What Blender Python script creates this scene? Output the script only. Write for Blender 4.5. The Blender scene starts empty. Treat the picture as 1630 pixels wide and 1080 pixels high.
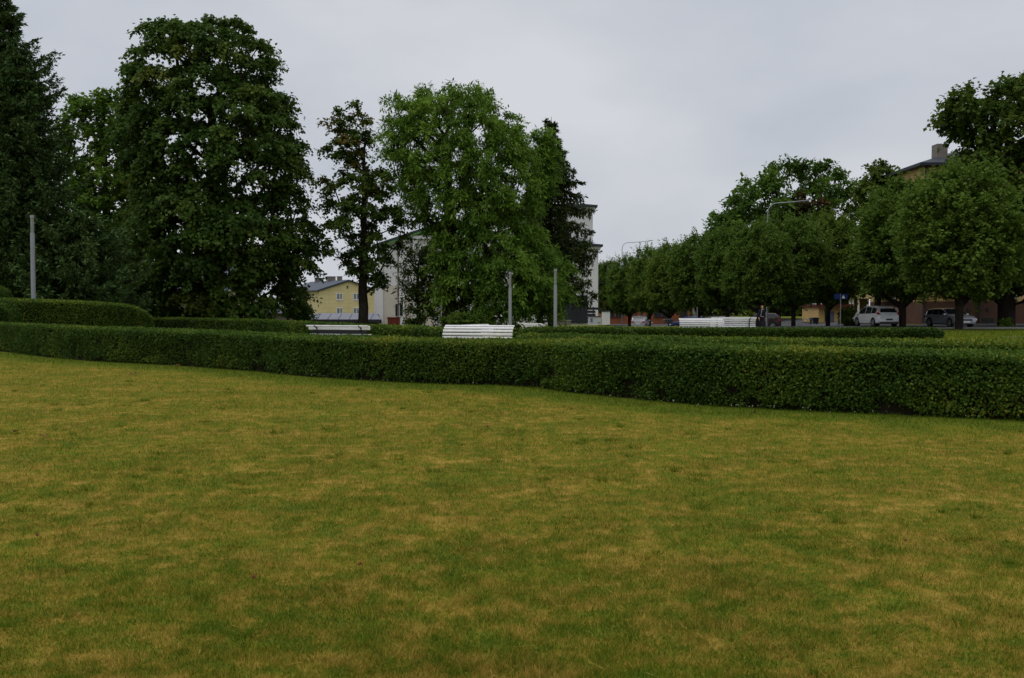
import bpy, math, random
import numpy as np
from mathutils import Vector, Matrix

# ------------------------------------------------------------------ camera, sky, sun, exposure
sc = bpy.context.scene
col = sc.collection
F = 1600.0; CX, CY = 815.0, 540.0; HOR = 488.0; EYE = 1.6
PITCH = math.atan((CY - HOR) / F)

cd = bpy.data.cameras.new('camera'); cam = bpy.data.objects.new('camera', cd); col.objects.link(cam)
cd.sensor_width = 36.0; cd.lens = 36.0 * F / 1630.0; cd.clip_start = 0.1; cd.clip_end = 6000.0
cam.location = (0, 0, EYE); cam.rotation_euler = (math.pi / 2 - PITCH, 0, 0)
sc.camera = cam

SUN_EL, SUN_AZ = math.radians(70), math.radians(235)
w = bpy.data.worlds.new('World'); sc.world = w; w.use_nodes = True
nt = w.node_tree; nt.nodes.clear()
out = nt.nodes.new('ShaderNodeOutputWorld'); bg = nt.nodes.new('ShaderNodeBackground')
sky = nt.nodes.new('ShaderNodeTexSky'); sky.sky_type = 'NISHITA'; sky.sun_disc = False
sky.sun_elevation = SUN_EL; sky.sun_rotation = SUN_AZ; sky.dust_density = 3.0
tc = nt.nodes.new('ShaderNodeTexCoord'); mp = nt.nodes.new('ShaderNodeMapping')
mp.inputs['Scale'].default_value = (1.0, 1.0, 2.2)
nz = nt.nodes.new('ShaderNodeTexNoise'); nz.inputs['Scale'].default_value = 3.2
nz.inputs['Detail'].default_value = 5; nz.inputs['Roughness'].default_value = 0.45
cr = nt.nodes.new('ShaderNodeValToRGB')
cr.color_ramp.elements[0].position = 0.34; cr.color_ramp.elements[0].color = (0.515, 0.55, 0.615, 1)
cr.color_ramp.elements[1].position = 0.66; cr.color_ramp.elements[1].color = (0.675, 0.688, 0.728, 1)
sc10 = nt.nodes.new('ShaderNodeVectorMath'); sc10.operation = 'SCALE'; sc10.inputs['Scale'].default_value = 10.0
mx = nt.nodes.new('ShaderNodeMix'); mx.data_type = 'RGBA'; mx.inputs[0].default_value = 0.94
L = nt.links.new
L(tc.outputs['Generated'], mp.inputs['Vector']); L(mp.outputs['Vector'], nz.inputs['Vector'])
L(nz.outputs['Fac'], cr.inputs['Fac']); L(cr.outputs['Color'], sc10.inputs[0])
L(sky.outputs['Color'], mx.inputs[6]); L(sc10.outputs['Vector'], mx.inputs[7])
L(mx.outputs[2], bg.inputs['Color']); bg.inputs['Strength'].default_value = 0.1
L(bg.outputs['Background'], out.inputs['Surface'])

sd = bpy.data.lights.new('sun', 'SUN'); sun = bpy.data.objects.new('sun', sd); col.objects.link(sun)
sd.energy = 1.5; sd.angle = math.radians(50); sd.color = (1.0, 0.97, 0.92)
sun.rotation_euler = (math.pi / 2 - SUN_EL, 0, math.pi - SUN_AZ + math.pi)
# sky rotation 0 puts the sun towards +Y, turning clockwise seen from above
sdir = Vector((math.sin(SUN_AZ) * math.cos(SUN_EL), math.cos(SUN_AZ) * math.cos(SUN_EL), math.sin(SUN_EL)))
sun.rotation_euler = sdir.to_track_quat('Z', 'Y').to_euler()

vs = sc.view_settings; vs.view_transform = 'Standard'; vs.look = 'None'; vs.gamma = 1.0
vs.exposure = 0.0; vs.use_curve_mapping = False
sc.render.engine = 'CYCLES'
sc.cycles.max_bounces = 6; sc.cycles.diffuse_bounces = 3; sc.cycles.glossy_bounces = 2
sc.cycles.transmission_bounces = 3; sc.cycles.caustics_reflective = False; sc.cycles.caustics_refractive = False

# ------------------------------------------------------------------ mapping helpers
FW = Vector((0, math.cos(PITCH), -math.sin(PITCH))); UP = Vector((0, math.sin(PITCH), math.cos(PITCH)))
def ray(px, py):
    return FW + Vector((1, 0, 0)) * ((px - CX) / F) + UP * ((CY - py) / F)
def P(px, py, Y):
    d = ray(px, py); return Vector((0, 0, EYE)) + d * (Y / d.y)
def G(px, py, z=0.0):
    d = ray(px, py); return Vector((0, 0, EYE)) + d * ((z - EYE) / d.z)
def XA(px, Y): return P(px, HOR, Y).x
def ZA(py, Y): return P(CX, py, Y).z
def sm(a, b, x):
    x = np.asarray(x, float)
    t = np.clip((x - a) / (b - a), 0, 1); return t * t * (3 - 2 * t)
def ground(x, y):
    return -2.2 * sm(64, 95, y) * sm(2, -8, x) - 1.05 * sm(78, 116, y) * (1 - sm(24, 36, x)) * sm(-8, 2, x)

# value noise in numpy
def _h(i, j, k, s):
    v = np.sin(i * 127.1 + j * 311.7 + k * 74.7 + s * 53.3) * 43758.5453
    return v - np.floor(v)
def vnoise(p, s=0):
    p = np.asarray(p, float); i = np.floor(p); f = p - i; f = f * f * (3 - 2 * f); r = 0
    for a in (0, 1):
        for b in (0, 1):
            for c in (0, 1):
                wgt = (f[..., 0] if a else 1 - f[..., 0]) * (f[..., 1] if b else 1 - f[..., 1]) * (f[..., 2] if c else 1 - f[..., 2])
                r = r + wgt * _h(i[..., 0] + a, i[..., 1] + b, i[..., 2] + c, s)
    return r
def fbm(p, s=0, o=3):
    p = np.asarray(p, float); r = 0; a = 0.5; t = 0
    for q in range(o):
        r = r + a * vnoise(p, s + q); t += a; p = p * 2.03; a *= 0.5
    return r / t
def unit(v): return v / np.maximum(np.linalg.norm(v, axis=-1, keepdims=True), 1e-9)

# ------------------------------------------------------------------ materials
MATS = {}
def nodes(name):
    m = bpy.data.materials.new(name); m.use_nodes = True
    t = m.node_tree; t.nodes.clear()
    o = t.nodes.new('ShaderNodeOutputMaterial'); MATS[name] = m
    return m, t, o
def plain(name, c, rough=0.7, spec=0.3, metal=0.0, var=0.12, scale=3.0, bump=0.0, c2=None, coat=0.0):
    """solid surface with blotchy wear: colour varies a little with noise in object space"""
    m, t, o = nodes(name)
    b = t.nodes.new('ShaderNodeBsdfPrincipled')
    g = t.nodes.new('ShaderNodeNewGeometry'); n = t.nodes.new('ShaderNodeTexNoise')
    n.inputs['Scale'].default_value = scale; n.inputs['Detail'].default_value = 6; n.inputs['Roughness'].default_value = 0.65
    r = t.nodes.new('ShaderNodeValToRGB')
    a = [max(0, x * (1 - var)) for x in c]; d = [min(1, x * (1 + var)) for x in (c2 or c)]
    r.color_ramp.elements[0].position = 0.33; r.color_ramp.elements[0].color = (*a, 1)
    r.color_ramp.elements[1].position = 0.67; r.color_ramp.elements[1].color = (*d, 1)
    t.links.new(g.outputs['Position'], n.inputs['Vector']); t.links.new(n.outputs['Fac'], r.inputs['Fac'])
    t.links.new(r.outputs['Color'], b.inputs['Base Color'])
    b.inputs['Roughness'].default_value = rough; b.inputs['Metallic'].default_value = metal
    b.inputs['Specular IOR Level'].default_value = spec; b.inputs['Coat Weight'].default_value = coat
    if bump:
        n2 = t.nodes.new('ShaderNodeTexNoise'); n2.inputs['Scale'].default_value = scale * 12; n2.inputs['Detail'].default_value = 4
        bu = t.nodes.new('ShaderNodeBump'); bu.inputs['Strength'].default_value = bump; bu.inputs['Distance'].default_value = 0.02
        t.links.new(g.outputs['Position'], n2.inputs['Vector']); t.links.new(n2.outputs['Fac'], bu.inputs['Height'])
        t.links.new(bu.outputs['Normal'], b.inputs['Normal'])
    t.links.new(b.outputs['BSDF'], o.inputs['Surface'])
    return m
def leafmat(name, stops, trans=0.3, rough=0.55, spec=0.10, vary=0.0):
    m, t, o = nodes(name)
    at = t.nodes.new('ShaderNodeAttribute'); at.attribute_name = 'tint'
    r = t.nodes.new('ShaderNodeValToRGB'); e = r.color_ramp.elements
    e[0].position, e[0].color = stops[0][0], (*stops[0][1], 1)
    e[1].position, e[1].color = stops[-1][0], (*stops[-1][1], 1)
    for p, c in stops[1:-1]:
        k = e.new(p); k.color = (*c, 1)
    b = t.nodes.new('ShaderNodeBsdfPrincipled'); b.inputs['Roughness'].default_value = rough
    b.inputs['Specular IOR Level'].default_value = spec
    if vary:
        oi = t.nodes.new('ShaderNodeObjectInfo'); mr = t.nodes.new('ShaderNodeMapRange'); mr.inputs['To Min'].default_value = 1 - vary; mr.inputs['To Max'].default_value = 1 + vary
        mh = t.nodes.new('ShaderNodeMapRange'); mh.inputs['To Min'].default_value = 0.515; mh.inputs['To Max'].default_value = 0.485
        hs = t.nodes.new('ShaderNodeHueSaturation'); t.links.new(oi.outputs['Random'], mr.inputs['Value']); t.links.new(oi.outputs['Random'], mh.inputs['Value'])
        t.links.new(mr.outputs[0], hs.inputs['Value']); t.links.new(mh.outputs[0], hs.inputs['Hue']); t.links.new(r.outputs['Color'], hs.inputs['Color']); r = hs
    tr = t.nodes.new('ShaderNodeBsdfTranslucent'); mi = t.nodes.new('ShaderNodeMixShader'); mi.inputs[0].default_value = trans
    t.links.new(at.outputs['Fac'], r.inputs['Fac']); t.links.new(r.outputs['Color'], b.inputs['Base Color'])
    t.links.new(r.outputs['Color'], tr.inputs['Color'])
    t.links.new(b.outputs['BSDF'], mi.inputs[1]); t.links.new(tr.outputs['BSDF'], mi.inputs[2])
    t.links.new(mi.outputs[0], o.inputs['Surface'])
    return m
def glassmat(name, c=(0.02, 0.025, 0.03), rough=0.05):
    m, t, o = nodes(name); b = t.nodes.new('ShaderNodeBsdfPrincipled')
    b.inputs['Base Color'].default_value = (*c, 1); b.inputs['Roughness'].default_value = rough
    b.inputs['Specular IOR Level'].default_value = 0.6
    t.links.new(b.outputs['BSDF'], o.inputs['Surface']); return m

def lawn_color(t, g):
    """dry straw and green patches of the lawn, by place; returns the colour socket"""
    Ln = t.links.new
    n1 = t.nodes.new('ShaderNodeTexNoise'); n1.inputs['Scale'].default_value = 0.9; n1.inputs['Detail'].default_value = 7; n1.inputs['Roughness'].default_value = 0.62
    n2 = t.nodes.new('ShaderNodeTexNoise'); n2.inputs['Scale'].default_value = 5.0; n2.inputs['Detail'].default_value = 7; n2.inputs['Roughness'].default_value = 0.7
    n3 = t.nodes.new('ShaderNodeTexNoise'); n3.inputs['Scale'].default_value = 1.3; n3.inputs['Detail'].default_value = 3
    for n in (n1, n2, n3): Ln(g.outputs['Position'], n.inputs['Vector'])
    at = t.nodes.new('ShaderNodeAttribute'); at.attribute_name = 'lush'
    ti = t.nodes.new('ShaderNodeAttribute'); ti.attribute_name = 'tint'
    a = t.nodes.new('ShaderNodeMath'); a.operation = 'MULTIPLY_ADD'; a.inputs[1].default_value = 0.34
    Ln(n1.outputs['Fac'], a.inputs[0])
    a2 = t.nodes.new('ShaderNodeMath'); a2.operation = 'MULTIPLY'; a2.inputs[1].default_value = 0.66
    Ln(n2.outputs['Fac'], a2.inputs[0]); Ln(a2.outputs[0], a.inputs[2])
    st = t.nodes.new('ShaderNodeMath'); st.operation = 'MULTIPLY_ADD'; st.inputs[1].default_value = 1.8; st.inputs[2].default_value = -0.40; Ln(a.outputs[0], st.inputs[0])
    b = t.nodes.new('ShaderNodeMath'); b.operation = 'SUBTRACT'; Ln(st.outputs[0], b.inputs[0]); Ln(at.outputs['Fac'], b.inputs[1])
    c = t.nodes.new('ShaderNodeMath'); c.operation = 'ADD'; Ln(b.outputs[0], c.inputs[0]); Ln(ti.outputs['Fac'], c.inputs[1])
    r = t.nodes.new('ShaderNodeValToRGB'); e = r.color_ramp.elements
    e[0].position, e[0].color = 0.28, (0.080, 0.145, 0.009, 1)
    e[1].position, e[1].color = 0.73, (0.49, 0.345, 0.075, 1)
    for p, cc in ((0.42, (0.122, 0.172, 0.010)), (0.52, (0.196, 0.186, 0.016)), (0.60, (0.315, 0.236, 0.037))):
        k = e.new(p); k.color = (*cc, 1)
    Ln(c.outputs[0], r.inputs['Fac'])
    hs = t.nodes.new('ShaderNodeHueSaturation'); Ln(r.outputs['Color'], hs.inputs['Color'])
    mr = t.nodes.new('ShaderNodeMapRange'); mr.inputs['From Min'].default_value = 0.3; mr.inputs['From Max'].default_value = 0.7
    mr.inputs['To Min'].default_value = 0.86; mr.inputs['To Max'].default_value = 1.12
    Ln(n3.outputs['Fac'], mr.inputs['Value']); Ln(mr.outputs[0], hs.inputs['Value'])
    return hs.outputs['Color']
def lawnmat(name, blade):
    m, t, o = nodes(name); g = t.nodes.new('ShaderNodeNewGeometry'); c = lawn_color(t, g)
    b = t.nodes.new('ShaderNodeBsdfPrincipled'); b.inputs['Roughness'].default_value = 0.6 if blade else 0.95
    b.inputs['Specular IOR Level'].default_value = 0.08 if blade else 0.02
    if blade:
        tr = t.nodes.new('ShaderNodeBsdfTranslucent'); mi = t.nodes.new('ShaderNodeMixShader'); mi.inputs[0].default_value = 0.35
        t.links.new(c, b.inputs['Base Color']); t.links.new(c, tr.inputs['Color'])
        t.links.new(b.outputs[0], mi.inputs[1]); t.links.new(tr.outputs[0], mi.inputs[2]); t.links.new(mi.outputs[0], o.inputs['Surface'])
    else:
        # thatch seen between the blades
        ml = t.nodes.new('ShaderNodeMix'); ml.data_type = 'RGBA'; ml.inputs[0].default_value = 0.45
        t.links.new(c, ml.inputs[6]); ml.inputs[7].default_value = (0.15, 0.115, 0.025, 1)
        t.links.new(ml.outputs[2], b.inputs['Base Color'])
        n = t.nodes.new('ShaderNodeTexNoise'); n.inputs['Scale'].default_value = 45; n.inputs['Detail'].default_value = 4
        bu = t.nodes.new('ShaderNodeBump'); bu.inputs['Strength'].default_value = 0.8; bu.inputs['Distance'].default_value = 0.02
        t.links.new(g.outputs['Position'], n.inputs['Vector']); t.links.new(n.outputs['Fac'], bu.inputs['Height'])
        t.links.new(bu.outputs[0], b.inputs['Normal']); t.links.new(b.outputs[0], o.inputs['Surface'])
    return m

M_LAWN = lawnmat('lawn_soil', False); M_BLADE = lawnmat('grass_blade', True)
M_BARK = plain('bark', (0.052, 0.042, 0.032), 0.9, 0.1, var=0.4, scale=2.5, bump=0.6)
M_BARKD = plain('bark_dark', (0.032, 0.026, 0.021), 0.95, 0.08, var=0.4, scale=2.5, bump=0.6)
M_MAPLE = leafmat('leaf_maple', [(0, (0.036, 0.076, 0.013)), (0.45, (0.062, 0.116, 0.018)), (0.8, (0.095, 0.152, 0.023)), (1, (0.13, 0.160, 0.026))], 0.38)
M_REDMAPLE = leafmat('leaf_maple_turning', [(0, (0.044, 0.088, 0.014)), (0.5, (0.074, 0.128, 0.018)), (0.78, (0.105, 0.140, 0.022)), (1, (0.22, 0.125, 0.03))], 0.38)
M_ASH = leafmat('leaf_ash', [(0, (0.075, 0.150, 0.020)), (0.5, (0.130, 0.235, 0.030)), (1, (0.21, 0.33, 0.045))], 0.45)
M_OAK = leafmat('leaf_oak', [(0, (0.060, 0.120, 0.016)), (0.5, (0.098, 0.180, 0.022)), (1, (0.155, 0.25, 0.03))], 0.42)
M_LIME = leafmat('leaf_lime', [(0, (0.058, 0.110, 0.017)), (0.5, (0.104, 0.172, 0.024)), (0.85, (0.155, 0.22, 0.032)), (1, (0.23, 0.245, 0.04))], 0.42, vary=0.28)
M_LINDEN = leafmat('leaf_linden', [(0, (0.046, 0.086, 0.013)), (0.5, (0.074, 0.126, 0.018)), (1, (0.125, 0.17, 0.024))], 0.38)
M_BROWN = leafmat('leaf_brown', [(0, (0.040, 0.045, 0.014)), (0.5, (0.070, 0.058, 0.018)), (1, (0.13, 0.060, 0.025))], 0.25)
M_FIR = leafmat('needle_fir', [(0, (0.036, 0.072, 0.022)), (0.5, (0.060, 0.108, 0.030)), (1, (0.095, 0.150, 0.040))], 0.18)
M_SPRUCE = leafmat('needle_spruce', [(0, (0.034, 0.056, 0.016)), (0.5, (0.054, 0.080, 0.022)), (1, (0.082, 0.104, 0.028))], 0.18)
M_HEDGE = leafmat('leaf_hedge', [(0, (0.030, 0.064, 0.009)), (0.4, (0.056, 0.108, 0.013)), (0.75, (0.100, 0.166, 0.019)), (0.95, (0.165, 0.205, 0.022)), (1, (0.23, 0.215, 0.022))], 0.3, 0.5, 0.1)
M_HEDGED = leafmat('leaf_hedge_far', [(0, (0.026, 0.058, 0.007)), (0.5, (0.050, 0.096, 0.010)), (1, (0.088, 0.135, 0.013))], 0.22, 0.5, 0.12)
M_TWIG = plain('hedge_twigs', (0.020, 0.017, 0.010), 0.95, 0.05, var=0.4, scale=9)
M_FALLEN = leafmat('leaf_fallen', [(0, (0.20, 0.10, 0.035)), (1, (0.30, 0.16, 0.05))], 0.1)
M_WHITE = plain('bench_white_paint', (0.72, 0.72, 0.715), 0.5, 0.3, var=0.10, scale=4)
M_BLACK = plain('black_iron', (0.018, 0.018, 0.02), 0.5, 0.4, var=0.2)
M_STEEL = plain('galvanised_pole', (0.30, 0.315, 0.335), 0.45, 0.5, 0.35, var=0.08, scale=1.2)
M_LENS = plain('lamp_lens', (0.22, 0.225, 0.20), 0.25, 0.5, var=0.1)
M_ASPH = plain('asphalt', (0.075, 0.077, 0.084), 0.9, 0.2, var=0.2, scale=1.2, bump=0.4)
M_KERB = plain('kerb_stone', (0.28, 0.275, 0.26), 0.85, 0.2, var=0.15, scale=3)
M_SOIL = plain('bare_soil', (0.085, 0.062, 0.030), 0.95, 0.1, var=0.35, scale=2.5, bump=0.5)
M_PLASTER = plain('white_plaster', (0.72, 0.715, 0.72), 0.85, 0.2, var=0.06, scale=0.8, bump=0.1)
M_BEIGE = plain('beige_plaster', (0.60, 0.55, 0.485), 0.85, 0.2, var=0.08, scale=0.7, bump=0.1)
M_CREAM = plain('cream_plaster', (0.55, 0.50, 0.42), 0.85, 0.2, var=0.08, scale=0.8)
M_YELLOW = plain('yellow_panel', (0.70, 0.585, 0.315), 0.75, 0.25, var=0.05, scale=0.6)
M_JOINT = plain('panel_joint', (0.50, 0.43, 0.24), 0.85, 0.2, var=0.1)
M_OCHRE = plain('ochre_plaster', (0.60, 0.41, 0.17), 0.85, 0.2, var=0.08, scale=0.7)
M_PLINTH = plain('brown_plinth', (0.118, 0.062, 0.046), 0.85, 0.2, var=0.12, scale=0.9, bump=0.15)
M_BRICK = plain('orange_brick', (0.25, 0.088, 0.042), 0.9, 0.15, var=0.18, scale=1.8, bump=0.2)
M_SLATE = plain('grey_roof_sheet', (0.065, 0.078, 0.105), 0.6, 0.3, var=0.10, scale=1.0)
M_SHEDROOF = plain('shed_roof_sheet', (0.20, 0.205, 0.245), 0.6, 0.3, var=0.08, scale=0.8)
M_DARKROOF = plain('dark_roof_edge', (0.035, 0.042, 0.055), 0.6, 0.3, var=0.15)
M_GREEN = plain('green_sheet', (0.17, 0.40, 0.14), 0.6, 0.3, var=0.08)
M_DARKWALL = plain('dark_cladding', (0.028, 0.030, 0.036), 0.75, 0.2, var=0.2, scale=1.5)
M_REDROOF = plain('red_brown_fascia', (0.12, 0.030, 0.024), 0.7, 0.3, var=0.15)
M_GLASS = glassmat('window_glass'); M_CARGLASS = glassmat('car_glass', (0.012, 0.015, 0.018), 0.03)
M_CURTAIN = glassmat('curtained_glass', (0.20, 0.225, 0.26), 0.08)
M_FRAME = plain('white_frame', (0.72, 0.72, 0.73), 0.5, 0.4, var=0.04)
M_CHIM = plain('chimney_render', (0.20, 0.175, 0.155), 0.9, 0.15, var=0.2, scale=2)
M_TYRE = plain('tyre_rubber', (0.018, 0.018, 0.018), 0.85, 0.2, var=0.1)
M_RIM = plain('alloy_rim', (0.42, 0.43, 0.45), 0.3, 0.5, 0.7, var=0.05)
M_CARWHITE = plain('car_paint_white', (0.62, 0.63, 0.65), 0.22, 0.5, var=0.02, coat=0.6)
M_CARGREY = plain('car_paint_grey', (0.27, 0.285, 0.32), 0.25, 0.5, 0.3, var=0.03, coat=0.7)
M_CARSILVER = plain('car_paint_silver', (0.43, 0.46, 0.50), 0.25, 0.5, 0.3, var=0.02, coat=0.6)
M_CARBLUE = plain('car_paint_blue', (0.018, 0.032, 0.155), 0.22, 0.5, var=0.03, coat=0.7)
M_CARDARK = plain('car_paint_dark', (0.040, 0.022, 0.026), 0.25, 0.5, var=0.03, coat=0.7)
M_CARRED = plain('car_paint_pale_red', (0.34, 0.19, 0.20), 0.3, 0.5, var=0.03, coat=0.5)
M_TAIL = plain('tail_light_red', (0.30, 0.012, 0.015), 0.2, 0.5, var=0.05)
M_TAILW = plain('tail_light_clear', (0.60, 0.40, 0.40), 0.2, 0.5, var=0.05)
M_HEAD = plain('headlight_clear', (0.55, 0.57, 0.60), 0.12, 0.6, var=0.05)
M_BLUESIGN = plain('sign_blue', (0.012, 0.03, 0.12), 0.5, 0.3, var=0.05)
M_RED = plain('sign_red', (0.42, 0.02, 0.02), 0.5, 0.3, var=0.05)
M_SKIN = plain('skin', (0.50, 0.25, 0.16), 0.6, 0.3, var=0.05, scale=8)
M_HAIR = plain('hair_ginger', (0.32, 0.12, 0.045), 0.7, 0.3, var=0.2, scale=30)
M_JACKET = plain('jacket_cloth', (0.014, 0.016, 0.026), 0.9, 0.1, var=0.2, scale=10)
M_JEANS = plain('jeans_cloth', (0.016, 0.020, 0.036), 0.9, 0.1, var=0.2, scale=10)
M_STRAP = plain('bag_strap', (0.36, 0.36, 0.36), 0.8, 0.2, var=0.1)
M_BIN = plain('bin_plastic', (0.075, 0.082, 0.095), 0.6, 0.3, var=0.1)
M_CAB = plain('cabinet_paint', (0.50, 0.52, 0.55), 0.55, 0.3, var=0.06)
M_SKIPRED = plain('red_painted_steel', (0.15, 0.03, 0.02), 0.6, 0.3, var=0.15)
M_FLOWER = plain('clover_flower_white', (0.75, 0.74, 0.68), 0.8, 0.2, var=0.05)
M_BLUEDOOR = plain('door_blue_grey', (0.12, 0.15, 0.24), 0.6, 0.3, var=0.1)

# ------------------------------------------------------------------ object helpers
def tag(o, label=None, cat=None, group=None, kind=None):
    if label: o['label'] = label
    if cat: o['category'] = cat
    if group: o['group'] = group
    if kind: o['kind'] = kind
    return o
def empty(name, loc=(0, 0, 0), rz=0.0, label=None, cat=None, group=None):
    o = bpy.data.objects.new(name, None); col.objects.link(o); o.empty_display_size = 0.3
    o.location = loc; o.rotation_euler = (0, 0, rz)
    return tag(o, label, cat, group)
def link_mesh(name, me, mat, parent=None, loc=None, rz=None):
    if mat and not me.materials: me.materials.append(mat)
    o = bpy.data.objects.new(name, me); col.objects.link(o)
    if parent: o.parent = parent
    if loc is not None: o.location = loc
    if rz is not None: o.rotation_euler = (0, 0, rz)
    return o
def copy_tree(o, parent=None):
    c = o.copy(); col.objects.link(c)
    if parent: c.parent = parent
    for ch in o.children: copy_tree(ch, c)
    return c

class MB:
    def __init__(s): s.v = []; s.f = []
    def add(s, vs, fs):
        n = len(s.v); s.v += [tuple(p) for p in vs]; s.f += [tuple(i + n for i in f) for f in fs]; return s
    def box(s, x0, x1, y0, y1, z0, z1, M=None):
        vs = [(x, y, z) for z in (z0, z1) for y in (y0, y1) for x in (x0, x1)]
        if M is not None: vs = [M @ Vector(p) for p in vs]
        return s.add(vs, [(0, 2, 3, 1), (4, 5, 7, 6), (0, 1, 5, 4), (2, 6, 7, 3), (0, 4, 6, 2), (1, 3, 7, 5)])
    def prism(s, poly, a0, a1, axis='y', M=None):
        """poly of 2D points; extruded along axis (y: poly in xz, x: poly in yz, z: poly in xy)"""
        def mk(p, a):
            q = {'y': (p[0], a, p[1]), 'x': (a, p[0], p[1]), 'z': (p[0], p[1], a)}[axis]
            return M @ Vector(q) if M is not None else q
        n = len(poly); vs = [mk(p, a0) for p in poly] + [mk(p, a1) for p in poly]
        fs = [tuple(range(n)), tuple(range(2 * n - 1, n - 1, -1))] + [(i, i + n, (i + 1) % n + n, (i + 1) % n) for i in range(n)]
        return s.add(vs, fs)
    def tube(s, pts, rad, n=6, cap=True):
        pts = [Vector(p) for p in pts]
        if not hasattr(rad, '__len__'): rad = [rad] * len(pts)
        vs = []; fs = []
        for i, p in enumerate(pts):
            d = (pts[min(i + 1, len(pts) - 1)] - pts[max(i - 1, 0)]).normalized()
            a = d.cross(Vector((0, 0, 1)) if abs(d.z) < 0.9 else Vector((0, 1, 0))).normalized(); b = d.cross(a)
            for k in range(n):
                t = 2 * math.pi * k / n; vs.append(p + (a * math.cos(t) + b * math.sin(t)) * rad[i])
        for i in range(len(pts) - 1):
            for k in range(n):
                k2 = (k + 1) % n; fs.append((i * n + k, i * n + k2, (i + 1) * n + k2, (i + 1) * n + k))
        if cap: fs += [tuple(range(n - 1, -1, -1)), tuple(range((len(pts) - 1) * n, len(pts) * n))]
        return s.add(vs, fs)
    def mesh(s, name='m', smooth=None):
        me = bpy.data.meshes.new(name); me.from_pydata(s.v, [], s.f); me.update()
        import bmesh
        bm = bmesh.new(); bm.from_mesh(me); bmesh.ops.recalc_face_normals(bm, faces=bm.faces); bm.to_mesh(me); bm.free()
        if smooth is not None:
            me.shade_smooth(); me.set_sharp_from_angle(angle=math.radians(smooth))
        return me
    def build(s, name, mat, parent=None, smooth=None):
        return link_mesh(name, s.mesh(name, smooth), mat, parent)

def big_mesh(name, V, nv, mat, attrs=(), parent=None, loc=None):
    """V: (n*nv,3) vertices, faces of nv corners each"""
    me = bpy.data.meshes.new(name); n = len(V) // nv
    me.vertices.add(n * nv); me.vertices.foreach_set('co', np.ascontiguousarray(V, np.float32).ravel())
    me.loops.add(n * nv); me.loops.foreach_set('vertex_index', np.arange(n * nv, dtype=np.int32))
    me.polygons.add(n); me.polygons.foreach_set('loop_start', np.arange(0, n * nv, nv, dtype=np.int32))
    me.update(calc_edges=True)
    for an, vals in attrs:
        a = me.attributes.new(an, 'FLOAT', 'FACE'); a.data.foreach_set('value', np.ascontiguousarray(vals, np.float32))
    me.materials.append(mat)
    return link_mesh(name, me, None, parent, loc)

def leaf_verts(Pn, A, N, Ln, W, fold=0.18):
    A = unit(A); S = unit(np.cross(N, A)); Nn = np.cross(A, S)
    Ln = np.asarray(Ln)[..., None]; W = np.asarray(W)[..., None]
    m = Pn + A * Ln * 0.42
    V = np.stack([Pn, m + S * W * .5 + Nn * W * fold, Pn + A * Ln, m - S * W * .5 + Nn * W * fold], 1)
    return V.reshape(-1, 3)

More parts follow.
